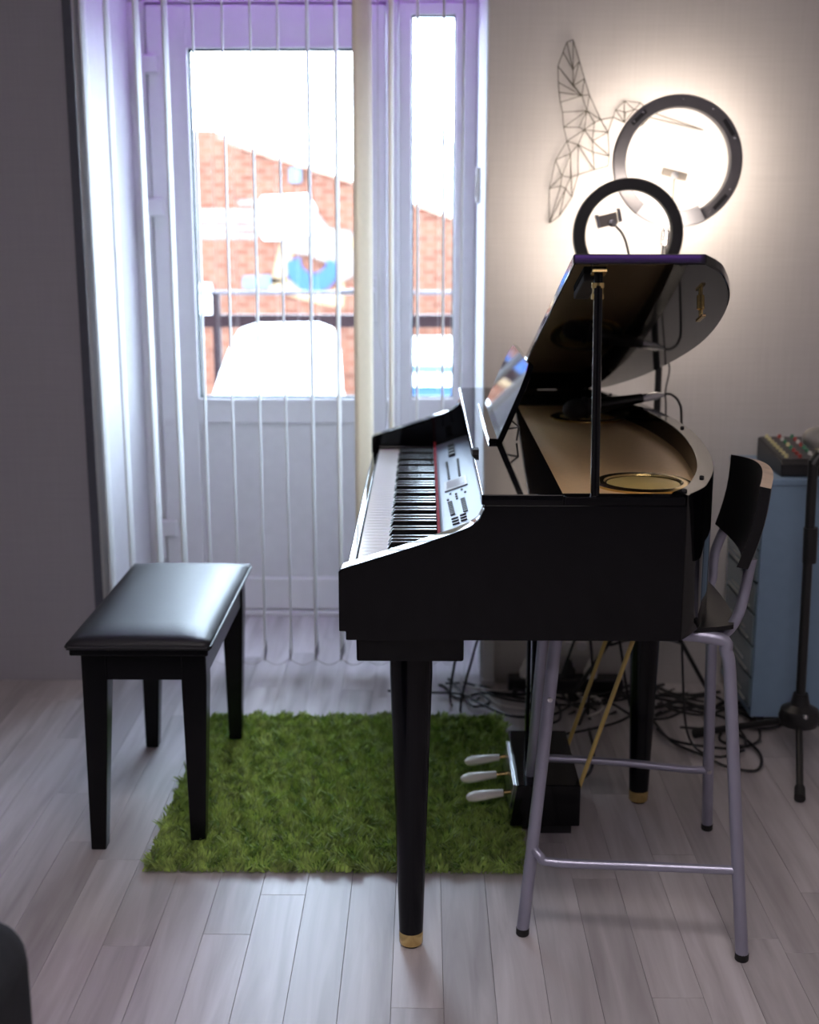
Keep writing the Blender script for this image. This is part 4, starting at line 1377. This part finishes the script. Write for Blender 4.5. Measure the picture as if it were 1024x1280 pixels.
ma, mb = (0.330, 3.02, 0.850), (0.575, 3.06, 0.886)
mic = thing('microphone', (0.33, 3.03, 0.822), 'black microphone lying inside the open piano across the rim', 'microphone')
microphone(mic, ma, mb, 'mic_grille', 'chrome')
cab = [Vector(mb) - Vector((0.004, 0, 0)), Vector((0.592, 3.062, 0.886)), Vector((0.612, 3.06, 0.866)), Vector((0.618, 3.05, 0.82)), Vector((0.622, 3.03, 0.6)), Vector((0.64, 3.0, 0.2)), Vector((0.66, 2.98, 0.04)), Vector((0.72, 2.95, 0.006)), Vector((0.80, 2.99, 0.006))]
obj('lead', T(spline(cab, 6), 0.0030, 7), 'cable', mic, smooth=True)

# microphone stand at the right
ms = thing('microphone_stand', (0.915, 2.96, 0), 'black tripod microphone stand beside the blue drawer tower', 'stand')
hx, hy = at(1000, 885, Y=2.95).x, 2.95
top = at(1017, 575, Y=2.95)
hbz = at(1000, 888, Y=2.95).z
obj('pole', T([(hx, hy, hbz), (top.x, hy, top.z)], 0.0115, 14), 'stand_black', ms, smooth=True)
obj('clutch', T([(hx - 0.002, hy, 0.50), (hx - 0.004, hy, 0.585)], 0.0165, 14), 'stand_black', ms, smooth=True)
hub = obj('hub', lathe(bmesh.new(), [(0.020, -0.045), (0.044, -0.035), (0.050, -0.015), (0.044, 0.005), (0.024, 0.016), (0.017, 0.045)], (hx, hy, hbz), n=22), 'stand_black', ms, smooth=True)
obj('hub_screw', lathe(bmesh.new(), [(0.006, 0), (0.006, 0.006), (0.003, 0.008)], (hx, hy - 0.045, hbz), (0, -1, 0.3), n=10), 'chrome', hub)
foot = at(1000, 1000, Z=0.01)
for ang in (None, 28, 150):
    e = Vector((foot.x, foot.y, 0.014)) if ang is None else Vector((hx + 0.26 * math.cos(R(ang)), hy + 0.26 * math.sin(R(ang)), 0.014))
    d = (e - Vector((hx, hy, hbz - 0.02)))
    l = obj('leg', T([Vector((hx, hy, hbz - 0.02)) + d * 0.1, e], 0.0085, 10), 'stand_black', ms, smooth=True)
    obj('rubber_foot', T([e - d.normalized() * 0.035, e + Vector((0, 0, -0.001))], [0.012, 0.013], 10), 'rubber', l, smooth=True)
obj('boom_clip', T([(top.x, hy, top.z - 0.012), (top.x + 0.016, hy + 0.003, top.z + 0.012)], 0.014, 12), 'stand_black', ms, smooth=True)
m2 = thing('microphone', (top.x + 0.05, hy, top.z), 'microphone with silver grille clipped to the tripod stand', 'microphone')
ma = at(1004, 549, Y=2.93)
microphone(m2, ma, ma + Vector((0.175, 0.03, 0.016)), 'mic_grille_silver', 'chrome')

# ================================================================== DRAWER TOWER AND MIXER
DX0, DX1, DY0, DY1, DZ0, DZ1 = 0.842, 1.082, 3.125, 3.462, 0.045, 0.668
dt = thing('drawer_tower', ((DX0 + DX1) / 2, (DY0 + DY1) / 2, 0), 'pale blue drawer tower with smoky clear drawers against the wall', 'drawers')
obj('side_panel', B(DX0 + 0.004, DX1, DY0, DY0 + 0.012, DZ0, DZ1 - 0.018), 'blue_metal', dt, bevel=0.003)
obj('side_panel', B(DX0 + 0.004, DX1, DY1 - 0.012, DY1, DZ0, DZ1 - 0.018), 'blue_metal', dt, bevel=0.003)
obj('top_board', B(DX0 - 0.004, DX1 + 0.004, DY0 - 0.004, DY1 + 0.002, DZ1 - 0.018, DZ1), 'blue_metal', dt, bevel=0.004)
obj('back_panel', B(DX1 - 0.012, DX1 - 0.001, DY0 + 0.012, DY1 - 0.012, DZ0, DZ1 - 0.018), 'blue_metal', dt)
obj('bottom_board', B(DX0 + 0.004, DX1, DY0 + 0.001, DY1 - 0.001, DZ0 - 0.004, DZ0 + 0.012), 'blue_metal', dt)
nd = 7
dh = (DZ1 - 0.018 - DZ0 - 0.012) / nd
for k in range(nd):
    z0 = DZ0 + 0.013 + k * dh
    dr = obj('drawer', B(DX0, DX1 - 0.02, DY0 + 0.014, DY1 - 0.014, z0 + 0.002, z0 + dh - 0.004), 'drawer', dt, bevel=0.003)
    obj('handle_lip', B(DX0 - 0.005, DX0 + 0.002, DY0 + 0.05, DY1 - 0.05, z0 + 0.010, z0 + 0.014), 'drawer_handle', dr, bevel=0.002)
    obj('handle_bar', B(DX0 - 0.003, DX0 + 0.002, DY0 + 0.09, DY1 - 0.09, z0 + 0.026, z0 + 0.030), 'drawer_handle', dr)
for x in (DX0 + 0.035, DX1 - 0.035):
    for y in (DY0 + 0.035, DY1 - 0.035):
        obj('castor', lathe(bmesh.new(), [(0.018, -0.010), (0.021, -0.006), (0.021, 0.006), (0.018, 0.010)], (x, y, 0.021), (1, 0, 0), 16), 'rubber', dt, smooth=True)

mxr = thing('audio_mixer', (1.0, 3.29, DZ1), 'compact dark audio mixer with coloured knobs on top of the drawer tower', 'mixer')
qx0, qx1, qy0, qy1 = 0.892, 1.135, 3.150, 3.392
bm = prism(bmesh.new(), [(qy0, DZ1 + 0.001), (qy0, DZ1 + 0.032), (qy0 + 0.015, DZ1 + 0.040), (qy1, DZ1 + 0.062), (qy1, DZ1 + 0.001)], 'x', qx0, qx1)
obj('chassis', bm, 'mixer', mxr, bevel=0.003)
sl = (0.022) / (qy1 - qy0 - 0.015)
bm = bmesh.new()
prism(bm, [(qy0 + 0.018, DZ1 + 0.0405), (qy0 + 0.018, DZ1 + 0.0425), (qy1 - 0.004, DZ1 + 0.0635), (qy1 - 0.004, DZ1 + 0.0615)], 'x', qx0 + 0.006, qx1 - 0.006)
face = obj('face_plate', bm, 'mixer_panel', mxr)
order = ['white', 'cream', 'red', 'red', 'green', 'white', 'cream', 'black']
kp = {}
for i in range(8):
    for jx in range(7):
        x = qx0 + 0.020 + jx * 0.0335
        y = qy0 + 0.032 + i * 0.0275
        z = DZ1 + 0.040 + sl * (y - qy0 - 0.015) + 0.0015
        nm = 'cream' if jx == 0 else ['red', 'white', 'red', 'green', 'white', 'green', 'red', 'cream'][(i * 3 + jx * 2 + (i * jx) % 3) % 8]
        if nm not in kp:
            kp[nm] = obj('knob', lathe(bmesh.new(), [(0.0052, 0), (0.0046, 0.008), (0.0036, 0.0095)], (x, y, z), n=10), 'knob_' + nm, face, smooth=True)
        else:
            share(kp[nm], (x, y, z))

# ================================================================== POUF IN THE CORNER
pf = thing('pouf', (-0.80, 1.15, 0), 'charcoal upholstered pouf with rounded corners beside the walkway', 'pouf')
fx, fy, fz = -0.466, 1.40, 0.484
bm = B(fx - 0.55, fx, fy - 0.50, fy, 0.03, fz)
obj('cushion', bm, 'pouf', pf, bevel=0.055, seg=6, smooth='all')
for x in (fx - 0.46, fx - 0.09):
    for y in (fy - 0.41, fy - 0.09):
        obj('foot', lathe(bmesh.new(), [(0.018, 0), (0.022, 0.035)], (x, y, 0), n=14), 'bench_wood', pf, smooth=True)

# ================================================================== CABLES AND SOCKETS
ps = thing('power_strip', (0.36, 3.42, 0), 'dark power strip with white plugs on the floor behind the piano', 'power strip')
obj('strip_body', B(0.24, 0.56, 3.39, 3.45, 0.0, 0.042), 'mixer', ps, bevel=0.005)
for k, x in enumerate((0.29, 0.41, 0.47)):
    pl = obj('plug', lathe(bmesh.new(), [(0.019, 0), (0.019, 0.02), (0.012, 0.03), (0.006, 0.05)], (x, 3.42, 0.042), n=14), 'socket' if k != 1 else 'rubber', ps, smooth=True)
sk = thing('wall_socket', (0.43, YF, 0.085), 'white double socket low on the wall behind the piano', 'socket')
obj('face_plate', B(0.39, 0.47, YF - 0.010, YF, 0.085, 0.145), 'socket', sk, bevel=0.003)
for x in (0.41, 0.45):
    obj('outlet', lathe(bmesh.new(), [(0.015, 0), (0.013, 0.004)], (x, YF - 0.010, 0.115), (0, -1, 0), n=16), 'upvc', sk)
corner_hl = thing('pipe_cover', (0.18, 3.44, 0), 'white cable duct rising in the corner of the niche', 'duct')  # light on the reveal corner, built as a white strip
obj('duct', B(0.168, 0.200, 3.452, 3.478, 0.0, 0.55), 'upvc', corner_hl, bevel=0.003)
obj('duct_foot', B(0.166, 0.202, 3.449, 3.479, 0.0, 0.02), 'upvc', corner_hl, bevel=0.002)

GL = 'black cable lying in the tangle on the floor behind the piano'
GG = 'black cables tangled behind the piano'


NCAB = [0]


def cable(pix, r=0.0036, m='cable', label=GL, group=GG, ends=None):
    pts = []
    for k, p_ in enumerate(pix):
        v = at(p_[0], p_[1], Z=0.006)
        v.y = min(v.y, 3.375 if 0.20 < v.x < 0.60 else 3.45)
        v.z = r + 0.0012 + 0.004 * (NCAB[0] % 5) + (p_[2] if len(p_) > 2 else 0.0)
        pts.append(v)
    if ends:
        pts += [Vector(e) for e in ends]
    NCAB[0] += 1
    o = obj('cable', T(spline(pts, 7), r, 7), m, None, smooth=True)
    return tag(o, label, 'cable', group)


cable([(548, 836), (556, 858), (572, 872), (600, 866), (640, 856), (690, 868), (740, 862), (770, 872)])
cable([(556, 838), (585, 850), (620, 848), (660, 842), (700, 850), (760, 846), (830, 856)])
cable([(560, 844, .01), (566, 856), (580, 872), (592, 886), (612, 880), (600, 868), (640, 878), (700, 884), (760, 880), (820, 872), (880, 880)])
cable([(485, 868), (520, 870), (575, 872), (600, 884), (640, 900), (690, 898), (720, 884), (745, 892)], label='black cable straying out over bare floor behind the front piano leg')
cable([(640, 862), (690, 880), (700, 905), (676, 915), (690, 925), (730, 920), (775, 908), (800, 892)])
cable([(724, 905), (740, 880), (790, 866), (840, 876), (880, 882), (925, 884), (960, 880)])
cable([(820, 896), (850, 886), (900, 886), (940, 900), (950, 924), (930, 934), (900, 926), (912, 908), (945, 912), (975, 908), (985, 890)], label='black cable looping in front of the blue drawer tower')
cable([(818, 905), (840, 930), (880, 948), (910, 962), (946, 966), (950, 945), (920, 920), (885, 915), (850, 912)], label='black cable in a wide loop past the rear leg of the stool')
cable([(822, 884), (860, 892), (905, 902), (930, 925), (925, 940), (880, 938), (840, 930), (822, 916)])
cable([(700, 870), (720, 890), (760, 885), (790, 900), (830, 905), (870, 890), (920, 895), (960, 893)])
cable([(600, 852), (650, 872), (680, 864), (715, 875), (730, 862), (775, 858), (800, 870), (860, 866)])
cable([(736, 912), (742, 940), (738, 965), (722, 980)], label='short black cable leading down to the pedal box')
cable([(640, 866), (690, 856), (740, 875), (800, 858), (850, 872), (900, 868)], 0.0045)
cable([(780, 876), (815, 890), (850, 882), (885, 892), (905, 884), (940, 886), (990, 884)], 0.0055, label='thickest black cable lying from rear piano leg to tripod stand')
cable([(826, 866), (850, 880), (890, 876), (908, 890), (880, 900), (842, 894), (826, 884)])
cable([(664, 850, .02), (690, 870, .01), (720, 860, .015), (750, 880), (780, 864), (812, 876)])
cable([(588, 838), (600, 862), (622, 880), (650, 886), (690, 892), (716, 880)], 0.0032, 'cable_white', 'white cable winding through the black tangle behind the piano', 'white cables behind the piano')
cable([(575, 850), (590, 862), (640, 858), (680, 862), (700, 872), (735, 866)], 0.003, 'cable_white', 'white cable winding through the black tangle behind the piano', 'white cables behind the piano')
cable([(716, 862), (726, 876), (746, 876), (752, 892), (735, 900)], 0.003, 'cable_white', 'white cable winding through the black tangle behind the piano', 'white cables behind the piano')
# leads hanging from the underside of the piano
HG, HGG = 'black lead hanging from the piano underside down to the floor', 'leads under the piano'
for (a, b, c_) in (((0.12, 3.25, ZB), (0.10, 3.28, 0.25), (0.075, 3.30, 0.006)), ((0.20, 3.27, ZB), (0.165, 3.26, 0.3), (0.10, 3.25, 0.006)),
                   ((0.45, 3.1, ZB), (0.40, 3.15, 0.28), (0.33, 3.2, 0.006)), ((0.42, 3.0, ZB), (0.50, 3.12, 0.25), (0.56, 3.2, 0.006)), ((0.36, 3.05, ZB), (0.43, 3.12, 0.22), (0.44, 3.2, 0.006))):
    d = Vector((c_[0] + 0.08, c_[1] + 0.05, 0.005))
    o = obj('lead', T(spline([a, b, c_, d], 7), 0.0036, 7), 'cable', None, smooth=True)
    tag(o, HG, 'cable', HGG)
